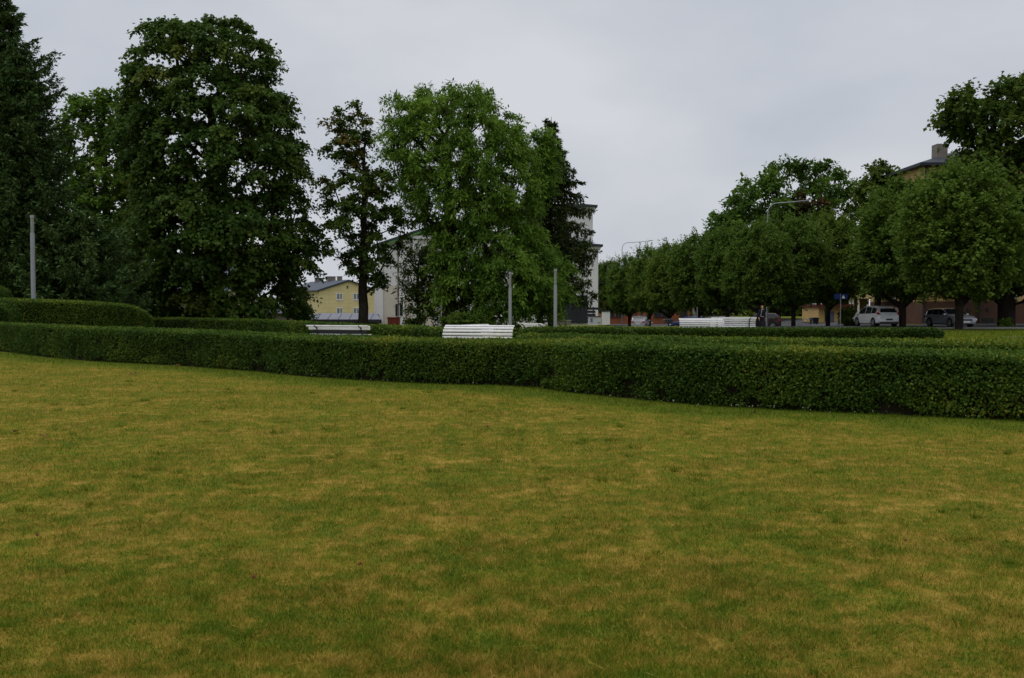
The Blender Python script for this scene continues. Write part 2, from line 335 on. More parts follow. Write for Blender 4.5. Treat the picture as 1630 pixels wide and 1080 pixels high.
# ------------------------------------------------------------------ hedges
def resample(pts, step):
    pts = [np.array(p, float) for p in pts]; out = []
    for a, b in zip(pts[:-1], pts[1:]):
        n = max(1, int(np.linalg.norm(b[:2] - a[:2]) / step))
        for i in range(n): out.append(a + (b - a) * i / n)
    out.append(pts[-1]); return np.array(out)
def smooth_rows(a, it):
    for _ in range(it):
        b = a.copy(); b[1:-1] = (a[:-2] + 2 * a[1:-1] + a[2:]) / 4; a = b
    return a
def hedge(name, label, rows, nleaf, size, mat, seed, group='clipped park hedges', round0=0.7, round1=0.7, z0=0.05, tint0=0.45, holes=0.8, ragged=0.018):
    """rows: (front x, front y, back x, back y, height)"""
    rng = np.random.default_rng(seed)
    R = smooth_rows(resample(rows, 0.25), 3); ns = len(R)
    mid = (R[:, :2] + R[:, 2:4]) / 2; s = np.r_[0, np.cumsum(np.linalg.norm(np.diff(mid, axis=0), axis=1))]
    def endf(d, r): return np.sqrt(np.clip(1 - (1 - np.clip(d / max(r, 1e-6), 0, 1)) ** 2, 0.02, 1))
    e = np.minimum(endf(s, round0), endf(s[-1] - s, round1))
    # section: front foot, bulge, shoulder, top, shoulder, back foot (fraction across, fraction of height)
    # columns: fraction across, metres in from that side, fraction of height
    sec = np.array([(0, .06, 0.0), (0, .01, 0.12), (0, 0, 0.3), (0, 0, 0.5), (0, 0, 0.7), (0, .005, 0.86), (0, .03, 0.95), (0, .09, 0.985), (0, .2, 1.0),
                    (.2, .1, 1.0), (.4, 0, 1.0), (.6, 0, 1.0), (.8, -.1, 1.0), (1, -.12, 0.985), (1, 0, 0.9), (1, 0, 0.5), (1, -.05, 0.0)])
    fr = mid + (R[:, :2] - mid) * e[:, None]; bk = mid + (R[:, 2:4] - mid) * e[:, None]
    wdt = np.linalg.norm(bk - fr, axis=1)
    u = np.clip(sec[:, 0][None] + np.clip(sec[:, 1][None] / np.maximum(wdt, .05)[:, None], -.45, .45), 0, 1)[..., None]; hz = sec[:, 2][None, :]
    XY = fr[:, None] * (1 - u) + bk[:, None] * u
    gz = ground(XY[..., 0], XY[..., 1])
    Z = gz + z0 * (1 - hz) + ((R[:, 4] - 0.03) * (0.55 + 0.45 * e))[:, None] * hz
    Gd = np.concatenate([XY, Z[..., None]], -1)
    def normals(Gd):
        du = np.gradient(Gd, axis=0); dv = np.gradient(Gd, axis=1); return unit(np.cross(du, dv))
    N = normals(Gd)
    cen = np.concatenate([mid, (R[:, 4] * 0.5)[:, None]], 1)[:, None]
    flip = np.sign(np.sum(N * (Gd - cen), -1, keepdims=True)); flip[flip == 0] = 1; N = N * flip
    # hand-clipped unevenness
    disp = ((fbm(Gd * 0.9, seed) - 0.5) * 0.20 + (fbm(Gd * 3.1, seed + 9) - 0.5) * 0.12) * np.where(hz > 0.9, 0.28, 1.0)
    Gd = Gd + N * (disp * (hz > 0.03))[..., None]
    # inner mass of twigs
    th = 0.13
    C = Gd - N * th; C[..., 2] = np.maximum(C[..., 2], gz - 0.05); C[:, [0, -1], 2] = gz[:, [0, -1]] - 0.05
    nq = C.shape[1]; vs = C.reshape(-1, 3).tolist()
    fs = [(i * nq + j, (i + 1) * nq + j, (i + 1) * nq + j + 1, i * nq + j + 1) for i in range(ns - 1) for j in range(nq - 1)]
    fs += [tuple(range(nq)), tuple((ns - 1) * nq + k for k in range(nq))]
    p0 = mid[ns // 2]; g0 = float(ground(p0[0], p0[1])); base = np.array([p0[0], p0[1], g0])
    root = empty(name, tuple(base), 0, label, 'hedge', group)
    me = bpy.data.meshes.new('twig_mass'); me.from_pydata((C.reshape(-1, 3) - base).tolist(), [], fs); me.update()
    link_mesh('twig_mass', me, M_TWIG, root)
    # leaves over the surface
    a = Gd[:-1, :-1]; b = Gd[1:, :-1]; c = Gd[1:, 1:]; d = Gd[:-1, 1:]
    area = np.linalg.norm(np.cross(c - a, d - b), axis=-1) / 2
    cc = (a + b + c + d) / 4; Nc = unit(N[:-1, :-1] + N[1:, 1:])
    dist = np.linalg.norm(cc - np.array([0, 0, EYE]), axis=-1)
    facing = np.sum(Nc * (np.array([0, 0, EYE]) - cc), -1) / dist
    wgt = area / dist * np.where(facing < -0.1, 0.35, 1.0)
    idx = rng.choice(area.size, nleaf, p=(wgt / wgt.sum()).ravel()); i, j = np.unravel_index(idx, area.shape)
    q = rng.random((nleaf, 2, 1)); q0, q1 = q[:, 0], q[:, 1]
    Pp = (a[i, j] * (1 - q0) + b[i, j] * q0) * (1 - q1) + (d[i, j] * (1 - q0) + c[i, j] * q0) * q1
    Nn = Nc[i, j]
    hole = fbm(Pp * np.array([2.6, 2.6, 3.4]), seed + 3, 3)
    low = np.clip(1 - (Pp[:, 2] - ground(Pp[:, 0], Pp[:, 1])) / 0.45, 0, 1)
    depth = rng.random(nleaf) ** 1.5 * 0.11 + np.clip(hole - 0.58, 0, 1) * 1.0 * holes * (0.5 + low)
    keep = rng.random(nleaf) > (np.clip((hole - 0.62) * 6, 0, 0.85) * (0.25 + low) * holes * 1.6 + low ** 3 * 0.35)
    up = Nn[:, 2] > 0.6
    sprout = rng.random(nleaf) < 0.012
    Pp = Pp - Nn * depth[:, None] + Nn * (np.where(sprout, rng.random(nleaf) * ragged * 3, rng.random(nleaf) * ragged))[:, None]
    Pp[:, 2] -= np.where(up, 0.022, 0.0)
    rnd = rng.normal(size=(nleaf, 3))
    A = unit(rnd * 0.8 + Nn * np.where(up, 0.15, 0.5)[:, None] + np.array([0, 0, 0.15])); Nl = unit(Nn * 0.8 + rng.normal(size=(nleaf, 3)) * np.where(up, 0.3, 0.55)[:, None] + np.array([0, 0, 0.35]))
    sz = size * (0.65 + 0.7 * rng.random(nleaf))
    patch = fbm(Pp * 0.8, seed + 5, 3); spot = fbm(Pp * 3.5, seed + 7, 2)
    tint = tint0 + (patch - 0.5) * 1.1 + rng.normal(size=nleaf) * 0.17 + np.clip(spot - 0.70, 0, 1) * 2.2 + np.where(up, 0.20, -0.05)   # skylight on the clipped top painted into the leaf tint, sides slightly darker
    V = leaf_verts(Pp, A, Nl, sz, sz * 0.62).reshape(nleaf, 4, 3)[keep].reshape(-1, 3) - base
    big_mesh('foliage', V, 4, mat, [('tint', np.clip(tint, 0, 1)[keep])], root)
    return root, R

def hrow(pf, pb, H):
    """a hedge row from where its front foot meets the ground (pixel) and its far top edge"""
    f = G(*pf); b = G(pb[0], pb[1], H); return (f.x, f.y, b.x, b.y, H)
FRONT_FOOT = [(-110, 551), (-50, 556), (12, 561.5), (60, 568), (130, 575), (280, 583), (400, 592), (480, 600), (560, 606), (640, 610), (700, 613), (790, 614), (850, 618), (900, 625), (960, 632), (1050, 641), (1130, 648), (1230, 653), (1330, 658), (1430, 663), (1530, 667), (1640, 672), (1760, 677)]
FRONT_BACK = [506.5, 507, 507.5, 508, 509, 513, 519, 525, 530, 534, 536.5, 536.5, 536, 536.5, 538, 541, 543, 546, 548, 550, 552, 554, 556]
rowsA = []
for (x, y), yb in zip(FRONT_FOOT, FRONT_BACK):
    H = float(np.interp(x, [0, 100, 300, 450, 800, 1000, 1540, 1660], [1.05, 1.03, 0.98, 0.94, 0.94, 0.985, 0.985, 0.93]))
    f = G(x, y); dr = Vector((f.x, f.y)).normalized()
    b = G(x, yb, H); wd = max(1.4, min((Vector((b.x, b.y)) - Vector((f.x, f.y))).length, 3.0))
    rowsA.append((f.x, f.y, f.x + dr.x * wd, f.y + dr.y * wd, H))

# ------------------------------------------------------------------ ground
LUSH_LINE = np.array([r[:2] for r in rowsA])
def line_dist(x, y):
    p = np.stack([x, y], -1)[..., None, :]; a = LUSH_LINE[:-1]; b = LUSH_LINE[1:]; ab = b - a
    t = np.clip(np.sum((p - a) * ab, -1) / np.sum(ab * ab, -1), 0, 1)
    return np.linalg.norm(p - (a + ab * t[..., None]), axis=-1).min(-1)
def lush(x, y):
    d = line_dist(x, y); n = fbm(np.stack([x * 1.7, y * 1.7, x * 0], -1), 31, 3)
    l = 0.30 * (1 - sm(0.75, 1.6, d + (n - 0.5) * 1.2))
    return np.where(y > 45, 0.17, l)
xs = np.r_[[-3000, -900, -300, -140], np.arange(-90, -24, 3.0), np.arange(-24, 24, 0.4), np.arange(24, 91, 1.5), [140, 300, 900, 3000]]
ys = np.r_[[-600, -100, -20], np.arange(-4, 42, 0.4), np.arange(42, 130, 1.5), [160, 220, 300, 500, 900, 3000]]
gx, gy = np.meshgrid(xs, ys, indexing='ij'); gzz = ground(gx, gy)
nX, nY = gx.shape
me = bpy.data.meshes.new('ground')
me.from_pydata(np.stack([gx, gy, gzz], -1).reshape(-1, 3).tolist(), [], [(i * nY + j, (i + 1) * nY + j, (i + 1) * nY + j + 1, i * nY + j + 1) for i in range(nX - 1) for j in range(nY - 1)])
me.update(); me.shade_smooth()
at = me.attributes.new('lush', 'FLOAT', 'POINT'); at.data.foreach_set('value', lush(gx, gy).astype(np.float32).ravel())
tag(link_mesh('ground', me, M_LAWN), kind='structure')

# road and far paths, kerbs (4 mm sheets; kerbs are real steps)
def sheet(name, poly, z, mat):
    me = bpy.data.meshes.new(name); me.from_pydata([(x, y, z) for x, y in poly], [], [tuple(range(len(poly)))]); me.update()
    return tag(link_mesh(name, me, mat), kind='structure')
def road_grid(name, xs_, ys_, lift, mat):
    A, B_ = np.meshgrid(xs_, ys_, indexing='ij'); nB = len(ys_)
    me = bpy.data.meshes.new(name); me.from_pydata(np.stack([A, B_, ground(A, B_) + lift], -1).reshape(-1, 3).tolist(), [], [(i * nB + j, (i + 1) * nB + j, (i + 1) * nB + j + 1, i * nB + j + 1) for i in range(len(xs_) - 1) for j in range(nB - 1)]); me.update()
    return tag(link_mesh(name, me, mat), kind='structure')
road_grid('road', np.r_[np.arange(14, 40, 1.5), [60, 140]], np.r_[71.5:86:1.5, 85.5], 0.012, M_ASPH)
road_grid('side_street', np.arange(14, 35.6, 1.5), np.r_[np.arange(85.5, 130, 1.5), [160, 220, 320]], 0.02, M_ASPH)
b = MB().box(28.0, 140, 71.2, 71.5, -0.05, 0.12); tag(b.build('kerb', M_KERB), kind='structure')
b = MB().box(35.0, 140, 85.5, 85.75, -0.05, 0.12); tag(b.build('kerb', M_KERB), kind='structure')
soil = []
for k in range(28):
    t = 2 * math.pi * k / 28; rr = 1 + 0.18 * math.sin(3 * t + 1) + 0.1 * math.sin(7 * t)
    soil.append((30.2 + 3.6 * rr * math.cos(t), 67.4 + 3.0 * rr * math.sin(t)))
sheet('bare_soil', soil, 0.008, M_SOIL)
sheet('gravel_path', [(25.6, 52.2), (60, 52.2), (60, 52.7), (25.6, 52.7)], 0.006, M_KERB)

# ------------------------------------------------------------------ lawn blades
rng = np.random.default_rng(7)
NB = 620000
dmin, dmax = 3.6, 34.0
uu = rng.random(NB); dd = dmin * (dmax / dmin) ** (uu ** 1.25)
ang = (rng.random(NB) - 0.5) * 1.10
bx = dd * np.tan(ang); by = dd
# keep blades in front of the hedge only
fx = LUSH_LINE[:, 0]; fy = LUSH_LINE[:, 1]
o_ = np.argsort(fx); yl = np.interp(bx, fx[o_], fy[o_])
ok = by < yl + 0.12; bx, by, dd = bx[ok], by[ok], dd[ok]; n = len(bx)
tuft = fbm(np.stack([bx * 7, by * 7, bx * 0], -1), 3, 2); big = fbm(np.stack([bx * 0.9, by * 0.9, bx * 0], -1), 5, 2)
hgt = (0.012 + 0.022 * rng.random(n)) * (0.55 + 0.95 * tuft) * (0.75 + 0.5 * big) * (1 + 0.02 * dd)
lu = lush(bx, by); hgt *= 1 + lu * 1.6
wid = (0.0022 + 0.0016 * rng.random(n)) * (1 + 0.10 * dd)
az = rng.random(n) * 2 * np.pi; lean = (0.15 + 0.9 * rng.random(n)) * hgt
la = rng.random(n) * 2 * np.pi
B = np.stack([bx, by, np.full(n, -0.003)], -1); S = np.stack([np.cos(az), np.sin(az), np.zeros(n)], -1) * wid[:, None] / 2
T = B + np.stack([np.cos(la) * lean, np.sin(la) * lean, hgt], -1)
# longer tufts and weeds standing out of the mown turf, and pale straws lying on it
NT = 330; td_ = dmin * (22.0 / dmin) ** rng.random(NT); ta_ = (rng.random(NT) - .5) * 1.05; cx0 = td_ * np.tan(ta_); cy0 = td_
okt = cy0 < np.interp(cx0, fx[o_], fy[o_]) - 0.1; cx0, cy0 = cx0[okt], cy0[okt]; NT = len(cx0); kb = 46
tr_ = (0.02 + 0.07 * rng.random(NT))[:, None]; jx = rng.normal(size=(NT, kb)) * tr_; jy = rng.normal(size=(NT, kb)) * tr_
th_ = (0.030 + 0.035 * rng.random(NT))[:, None] * (0.5 + 0.7 * rng.random((NT, kb))); az_t = rng.random((NT, kb)) * 2 * np.pi
Bt = np.stack([cx0[:, None] + jx, cy0[:, None] + jy, np.full((NT, kb), -.003)], -1).reshape(-1, 3); wt_ = (0.0045 * (1 + .08 * cy0))[:, None] * np.ones((1, kb))
St = (np.stack([np.cos(az_t), np.sin(az_t), 0 * az_t], -1) * wt_[..., None] / 2).reshape(-1, 3)
Tt = Bt + np.stack([jx * .9 + rng.normal(size=(NT, kb)) * .012, jy * .9 + rng.normal(size=(NT, kb)) * .012, th_], -1).reshape(-1, 3)
ns_ = 240; sd2 = dmin * (16.0 / dmin) ** rng.random(ns_); sx_ = sd2 * np.tan((rng.random(ns_) - .5) * 1.05); sa_ = rng.random(ns_) * 6.28; sl_ = 0.06 + .10 * rng.random(ns_)
Bs = np.stack([sx_, sd2, np.full(ns_, .022)], -1); Ss = np.stack([-np.sin(sa_), np.cos(sa_), 0 * sa_], -1) * .0018; Ts = Bs + np.stack([np.cos(sa_) * sl_, np.sin(sa_) * sl_, .012 * rng.random(ns_)], -1)
oks = sd2 < np.interp(sx_, fx[o_], fy[o_]) - .3; Bs, Ss, Ts = Bs[oks], Ss[oks], Ts[oks]; ns_ = len(Bs)
B = np.concatenate([B, Bt, Bs]); S = np.concatenate([S, St, Ss]); T = np.concatenate([T, Tt, Ts]); lu = np.r_[lu, np.repeat(0.05 + .2 * rng.random(NT), kb), np.full(ns_, -.28)]; tuft = np.r_[tuft, np.full(NT * kb + ns_, .5)]; n += NT * kb + ns_
nf = 45000; qx_ = 20 + 30 * rng.random(nf); qy = 47 + 23.5 * rng.random(nf); hf = 0.03 + 0.05 * rng.random(nf); zf_ = rng.random(nf) * 2 * np.pi
Bf = np.stack([qx_, qy, np.full(nf, -.003)], -1); Sf = np.stack([np.cos(zf_), np.sin(zf_), 0 * zf_], -1) * 0.02; Tf = Bf + np.stack([rng.normal(size=nf) * .03, rng.normal(size=nf) * .03, hf], -1)
B = np.concatenate([B, Bf]); S = np.concatenate([S, Sf]); T = np.concatenate([T, Tf]); lu = np.r_[lu, np.full(nf, .16)]; tuft = np.r_[tuft, np.full(nf, .5)]; n += nf
V = np.stack([B - S, B + S, T], 1).reshape(-1, 3)
tnt = rng.normal(size=n) * 0.09 + (tuft - 0.5) * 0.12
o = big_mesh('grass', V, 3, M_BLADE, [('tint', tnt), ('lush', lu)])
tag(o, 'short mown lawn of mixed straw-dry and green blades', 'grass', kind='stuff')

# white clover flowers along the hedge foot
rng = np.random.default_rng(21); fl = []
for k in range(len(LUSH_LINE) - 1):
    a, b = LUSH_LINE[k], LUSH_LINE[k + 1]
    if a[1] > 26: continue
    for q in range(rng.integers(0, 9)):
        p = a + (b - a) * rng.random(); dr = p / np.linalg.norm(p); p = p - dr * (0.02 + abs(rng.normal()) * 0.16)
        fl.append((p[0], p[1], 0.045 + 0.03 * rng.random()))
mb = MB()
for p in fl:
    r = 0.0045 + 0.003 * random.Random(p[0]).random()
    vs = [(p[0], p[1], p[2] + r)] + [(p[0] + r * math.cos(t), p[1] + r * math.sin(t), p[2]) for t in np.arange(5) * 2 * math.pi / 5] + [(p[0], p[1], p[2] - r)]
    mb.add(vs, [(0, 1 + i, 1 + (i + 1) % 5) for i in range(5)] + [(6, 1 + (i + 1) % 5, 1 + i) for i in range(5)])
tag(mb.build('clover_flowers', M_FLOWER), 'tiny white clover flowers along the foot of the front hedge', 'flowers', kind='stuff')

# fallen leaves
def fallen_leaf(px, py, s, seed):
    r = random.Random(seed); p = G(px, py); pts = []
    for k in range(12):
        t = 2 * math.pi * k / 12; rad = s * (1.0 if k % 2 == 0 else 0.55) * (0.85 + 0.3 * r.random())
        pts.append((rad * math.cos(t), rad * math.sin(t), 0.014 + 0.03 * r.random()))
    mb = MB().add([(0, 0, 0.012)] + pts, [(0, 1 + i, 1 + (i + 1) % 12) for i in range(12)])
    me = mb.mesh('fallen_leaf'); a = me.attributes.new('tint', 'FLOAT', 'FACE'); a.data.foreach_set('value', [r.random()] * 12)
    o = link_mesh('fallen_leaf', me, M_FALLEN, None, (p.x, p.y, 0.012), r.random() * 6)
    return o
LEAVES = [(24, 691, .06, 'brown fallen leaf on the lawn nearest the left edge'), (70, 698, .06, 'reddish fallen leaf on the lawn just right of the leftmost one'),
          (208, 597, .11, 'left one of two brown leaves side by side below the front hedge'), (217, 596, .09, 'right one of two brown leaves side by side below the front hedge'),
          (101, 571, .10, 'rusty leaf lying against the foot of the front hedge at far left'), (281, 584, .10, 'brown leaf at the hedge foot below the big maple'),
          (776, 683, .05, 'rusty brown leaf in the middle of the lawn under the benches'), (1199, 658, .075, 'bright rust leaf on green grass just before the hedge at right'),
          (60, 860, .022, 'small dark red leaf low on the lawn at far left'), (405, 928, .020, 'small brown leaf low on the lawn, left of centre'),
          (573, 907, .020, 'small rust leaf on the near lawn, closest to the middle'), (1441, 868, .020, 'small brown leaf on the near lawn at right')]
for k, (x, y, s, lb) in enumerate(LEAVES):
    tag(fallen_leaf(x, y, s, k), lb, 'leaf', 'fallen leaves on the lawn')

# ------------------------------------------------------------------ the hedges
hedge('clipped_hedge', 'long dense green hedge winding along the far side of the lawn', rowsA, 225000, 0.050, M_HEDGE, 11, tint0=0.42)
def tophedge(edge, depth, H, *args, **kw):
    """hedge known by its front top edge in the picture (pixel) and its height and depth"""
    rows = []
    for k, e in enumerate(edge):
        h = e[2] if len(e) > 2 else H
        f = G(e[0], e[1], h) if len(e) < 4 else P(e[0], e[1], e[3]); dr = Vector((f.x, f.y)).normalized()
        rows.append((f.x, f.y, f.x + dr.x * depth, f.y + dr.y * depth, h))
    return rows
E = tophedge([(190, 505.5), (300, 506), (400, 508), (500, 513), (600, 518), (700, 521.5), (770, 523)], 2.6, 0.95)
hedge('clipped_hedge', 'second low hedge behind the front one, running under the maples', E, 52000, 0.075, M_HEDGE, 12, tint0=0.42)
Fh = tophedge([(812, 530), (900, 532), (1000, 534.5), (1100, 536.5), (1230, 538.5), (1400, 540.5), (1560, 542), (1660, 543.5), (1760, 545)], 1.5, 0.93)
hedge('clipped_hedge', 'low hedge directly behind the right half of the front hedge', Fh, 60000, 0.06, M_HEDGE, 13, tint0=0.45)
H1 = tophedge([(815, 521.0), (900, 521.0), (1016, 521.5)], 1.6, 0.90)
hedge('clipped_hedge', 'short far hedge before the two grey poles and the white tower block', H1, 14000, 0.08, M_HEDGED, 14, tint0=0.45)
H2 = []
for px, Y in ((975, 42), (1100, 44), (1240, 46), (1400, 47.5), (1503, 48)):
    x = XA(px, Y); h = ZA(522.5, Y); H2.append((x, Y, x * 1.04, Y * 1.04, h))
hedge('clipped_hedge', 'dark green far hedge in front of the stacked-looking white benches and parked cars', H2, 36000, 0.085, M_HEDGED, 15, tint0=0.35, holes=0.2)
Bh = []
for px, py, Y in ((-60, 472, 42.0), (30, 475, 42.5), (120, 478, 43.5), (190, 482, 44.5), (243, 486, 45.5)):
    x = XA(px, Y); Bh.append((x, Y, x * 1.06, Y * 1.06, ZA(py, Y)))
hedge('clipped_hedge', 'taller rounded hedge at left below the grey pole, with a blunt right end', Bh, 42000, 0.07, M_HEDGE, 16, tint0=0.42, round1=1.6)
def dome(px, Y, rpx, pytop, label, seed, n):
    x = XA(px, Y); r = rpx * Y / F; H = ZA(pytop, Y)
    rows = []
    for k in range(-7, 8):
        t = k / 7 * 0.985; wv = r * math.sqrt(1 - t * t); rows.append((x + t * r, Y - wv, x + t * r, Y + wv, H * (0.30 + 0.70 * math.sqrt(1 - t * t))))
    ro, _ = hedge('domed_shrub', label, rows, n, 0.07, M_HEDGED, seed, 'domed shrubs at the left', 0.3, 0.3, tint0=0.4, holes=0.3)
    ro['category'] = 'shrub'
dome(-14, 39.6, 46, 473, 'dark domed shrub at the left edge beside the end of the front hedge', 17, 16000)
dome(-8, 47.5, 30, 453, 'rounded light green shrub showing above the tall hedge at the left edge', 18, 14000)

# ------------------------------------------------------------------ trees
def branch_tubes(nodes, parent, rad, sel, n=5):
    mb = MB()
    for i in sel:
        p = parent[i]
        if p < 0: continue
        mb.tube([nodes[p], nodes[i]], [rad[p] if rad[p] < rad[i] * 2.2 else rad[i] * 1.25, rad[i]], n, cap=False)
    return mb
def tree(name, label, px, Y, outline, mat, nclump, clump, K, Mv, leaf, seed, trunk_r=0.35, fork=0.3, group=None, bark=None, aspect=0.9,
         outw=0.7, upb=0.15, droop=0.25, ldroop=0.5, tvar=0.2, tint0=0.45, inner=0.25, scale_only=None, redtop=0.0, sparse_low=0.0, depth_k=0.9, lean=0.0, wob=0.25, shoots=0.0, flat=1.0):
    """outline: (py, left px, right px) of the crown; becomes radii round the trunk at distance Y"""
    rng = np.random.default_rng(seed)
    x0 = XA(px, Y); g0 = float(ground(x0, Y))
    zs = np.array([ZA(o[0], Y) - g0 for o in outline][::-1]); rl = np.array([(px - o[1]) * Y / F for o in outline][::-1]); rr = np.array([(o[2] - px) * Y / F for o in outline][::-1])
    zlo, zhi = zs[0], zs[-1]
    def rad(z, th):
        l = np.interp(z, zs, rl); r = np.interp(z, zs, rr); c = np.cos(th)
        mid = (l + r) / 2; off = (r - l) / 2
        return mid, off
    cl = []; tries = 0; cmin = clump * 0.78
    zgrid = np.linspace(zlo, zhi, 60); pw = np.maximum((np.interp(zgrid, zs, rl) + np.interp(zgrid, zs, rr)) / 2, 0.25) ** 1.3
    pw = pw * (1 - sparse_low * np.clip(1 - (zgrid - zlo) / (zhi - zlo) * 2, 0, 1)); pw /= pw.sum()
    while len(cl) < nclump and tries < nclump * 30:
        tries += 1
        z = rng.choice(zgrid, p=pw) + (rng.random() - .5) * (zhi - zlo) / 60
        th = rng.random() * 2 * np.pi; mid, off = rad(z, th)
        nzv = 1 + wob * (float(fbm(np.array([[math.cos(th) * 1.6 + 5, math.sin(th) * 1.6 + seed, z * 0.45]]), seed, 2)[0]) - 0.55)
        rmax = max(mid * nzv - clump * 0.58, 0.05)
        rho = rmax * (rng.random() ** (0.5 if rng.random() < inner else 0.16))
        c = np.array([rho * math.cos(th) + off, rho * math.sin(th) * depth_k, min(z, zhi - clump * 0.8)])
        if cl and np.min(np.linalg.norm((np.array(cl) - c) * np.array([1, 1, 1.25]), axis=1)) < cmin * (0.7 + 0.5 * rng.random()): continue
        cl.append(c)
    C = np.array(cl)
    # skeleton
    nodes = []; par = []; top = zlo + (zhi - zlo) * 0.72; nt_ = max(6, int(top / 0.8)); wx = wy = 0
    for k in range(nt_ + 1):
        z = top * k / nt_; wx += rng.normal() * 0.04 * (k > 1) + lean * 0.8; wy += rng.normal() * 0.04 * (k > 1)
        nodes.append(np.array([wx, wy, z - 0.1 * (k == 0)])); par.append(k - 1)
    ntr = len(nodes); order = np.argsort(np.linalg.norm(C[:, :2], axis=1) + 0.15 * C[:, 2]); tips = []
    zf = zlo + 0.0
    for ci in order:
        c = C[ci]; A = np.array(nodes); dv = c - A; dxy = np.linalg.norm(dv[:, :2], axis=1); ds = np.linalg.norm(dv, axis=1)
        cost = ds + 2.0 * np.maximum(0, 0.35 * dxy - dv[:, 2]) + 3.0 * np.maximum(0, min(fork * zhi, c[2] * 0.8) - A[:, 2])
        k = int(np.argmin(cost)); p = nodes[k]; nseg = max(1, int(ds[k] / 0.9)); prev = k
        for q in range(1, nseg + 1):
            t = q / nseg; pos = p + (c - p) * t; pos = pos + np.array([rng.normal() * 0.07, rng.normal() * 0.07, -0.10 * ds[k] * math.sin(math.pi * t) * 0.8]) * (q < nseg)
            nodes.append(pos); par.append(prev); prev = len(nodes) - 1
        tips.append(prev)
    cnt = np.zeros(len(nodes))
    for t in tips: cnt[t] += 1
    for i in range(len(nodes) - 1, 0, -1): cnt[par[i]] += cnt[i]
    R = 0.022 * np.maximum(cnt, 0.6) ** 0.5 * (clump / 0.8)
    for k in range(ntr):
        f = k / (ntr - 1); R[k] = max(R[k] if k else 0, trunk_r * (1 - 0.72 * f) * (1.28 if k == 0 else 1.0)); R[k] = min(R[k], trunk_r * 1.3)
    root = empty(name, (x0, Y, g0), 0, label, 'tree', group)
    bk = bark or M_BARK
    mb = branch_tubes(nodes, par, R, range(ntr, len(nodes))); mb.tube(nodes[:ntr], list(R[:ntr]), 9); mb.build('trunk', bk, root, 60)
    # leaves on twigs that radiate from each clump
    nc = len(C); ctr = np.stack([np.zeros(nc), np.zeros(nc), np.minimum(C[:, 2] - 0.8, zlo + (zhi - zlo) * 0.55)], -1)
    ow = unit(C - ctr)
    D = unit(ow[:, None] * outw + rng.normal(size=(nc, K, 3)) * 0.62 + np.array([0, 0, upb]))
    D = D * np.array([1, 1, flat]); csz = (0.75 + 0.5 * rng.random(nc))[:, None]
    ln = clump * csz * (0.55 + 0.6 * rng.random((nc, K)))
    if shoots:
        sh_ = rng.random((nc, K)) < shoots; ln = np.where(sh_, ln * 1.7, ln); D = np.where(sh_[..., None], unit(D + np.array([0, 0, 0.9]) + ow[:, None] * .4), D)
    t = (np.arange(Mv)[None, None] + rng.random((nc, K, Mv))) / Mv; t = 0.12 + 0.95 * t ** 0.8
    pos = C[:, None, None] + D[:, :, None] * (ln[:, :, None] * t)[..., None]
    pos[..., 2] -= droop * ln[:, :, None] * t ** 2
    pos = pos + rng.normal(size=pos.shape) * clump * 0.09
    ax = unit(D[:, :, None] * 0.6 + rng.normal(size=pos.shape) * 0.6 + np.array([0, 0, -ldroop]))
    nl = unit(np.array([0, 0, 1.0]) + ow[:, None, None] * 0.5 + rng.normal(size=pos.shape) * 0.45)
    ct = tint0 + rng.normal(size=nc) * tvar
    if redtop: ct = ct + redtop * np.where(fbm(C * 0.7, seed, 2) > 0.56, 0.45, 0.0) * rng.random(nc)
    tint = ct[:, None, None] + rng.normal(size=pos.shape[:3]) * 0.14 + (rng.random((nc, K)) - .5)[..., None] * 0.2
    n = tint.size; sz = leaf * (0.65 + 0.7 * rng.random(n))
    V = leaf_verts(pos.reshape(-1, 3), ax.reshape(-1, 3), nl.reshape(-1, 3), sz, sz * aspect)
    big_mesh('crown', V, 4, mat, [('tint', np.clip(tint.ravel(), 0, 1))], root)
    return root

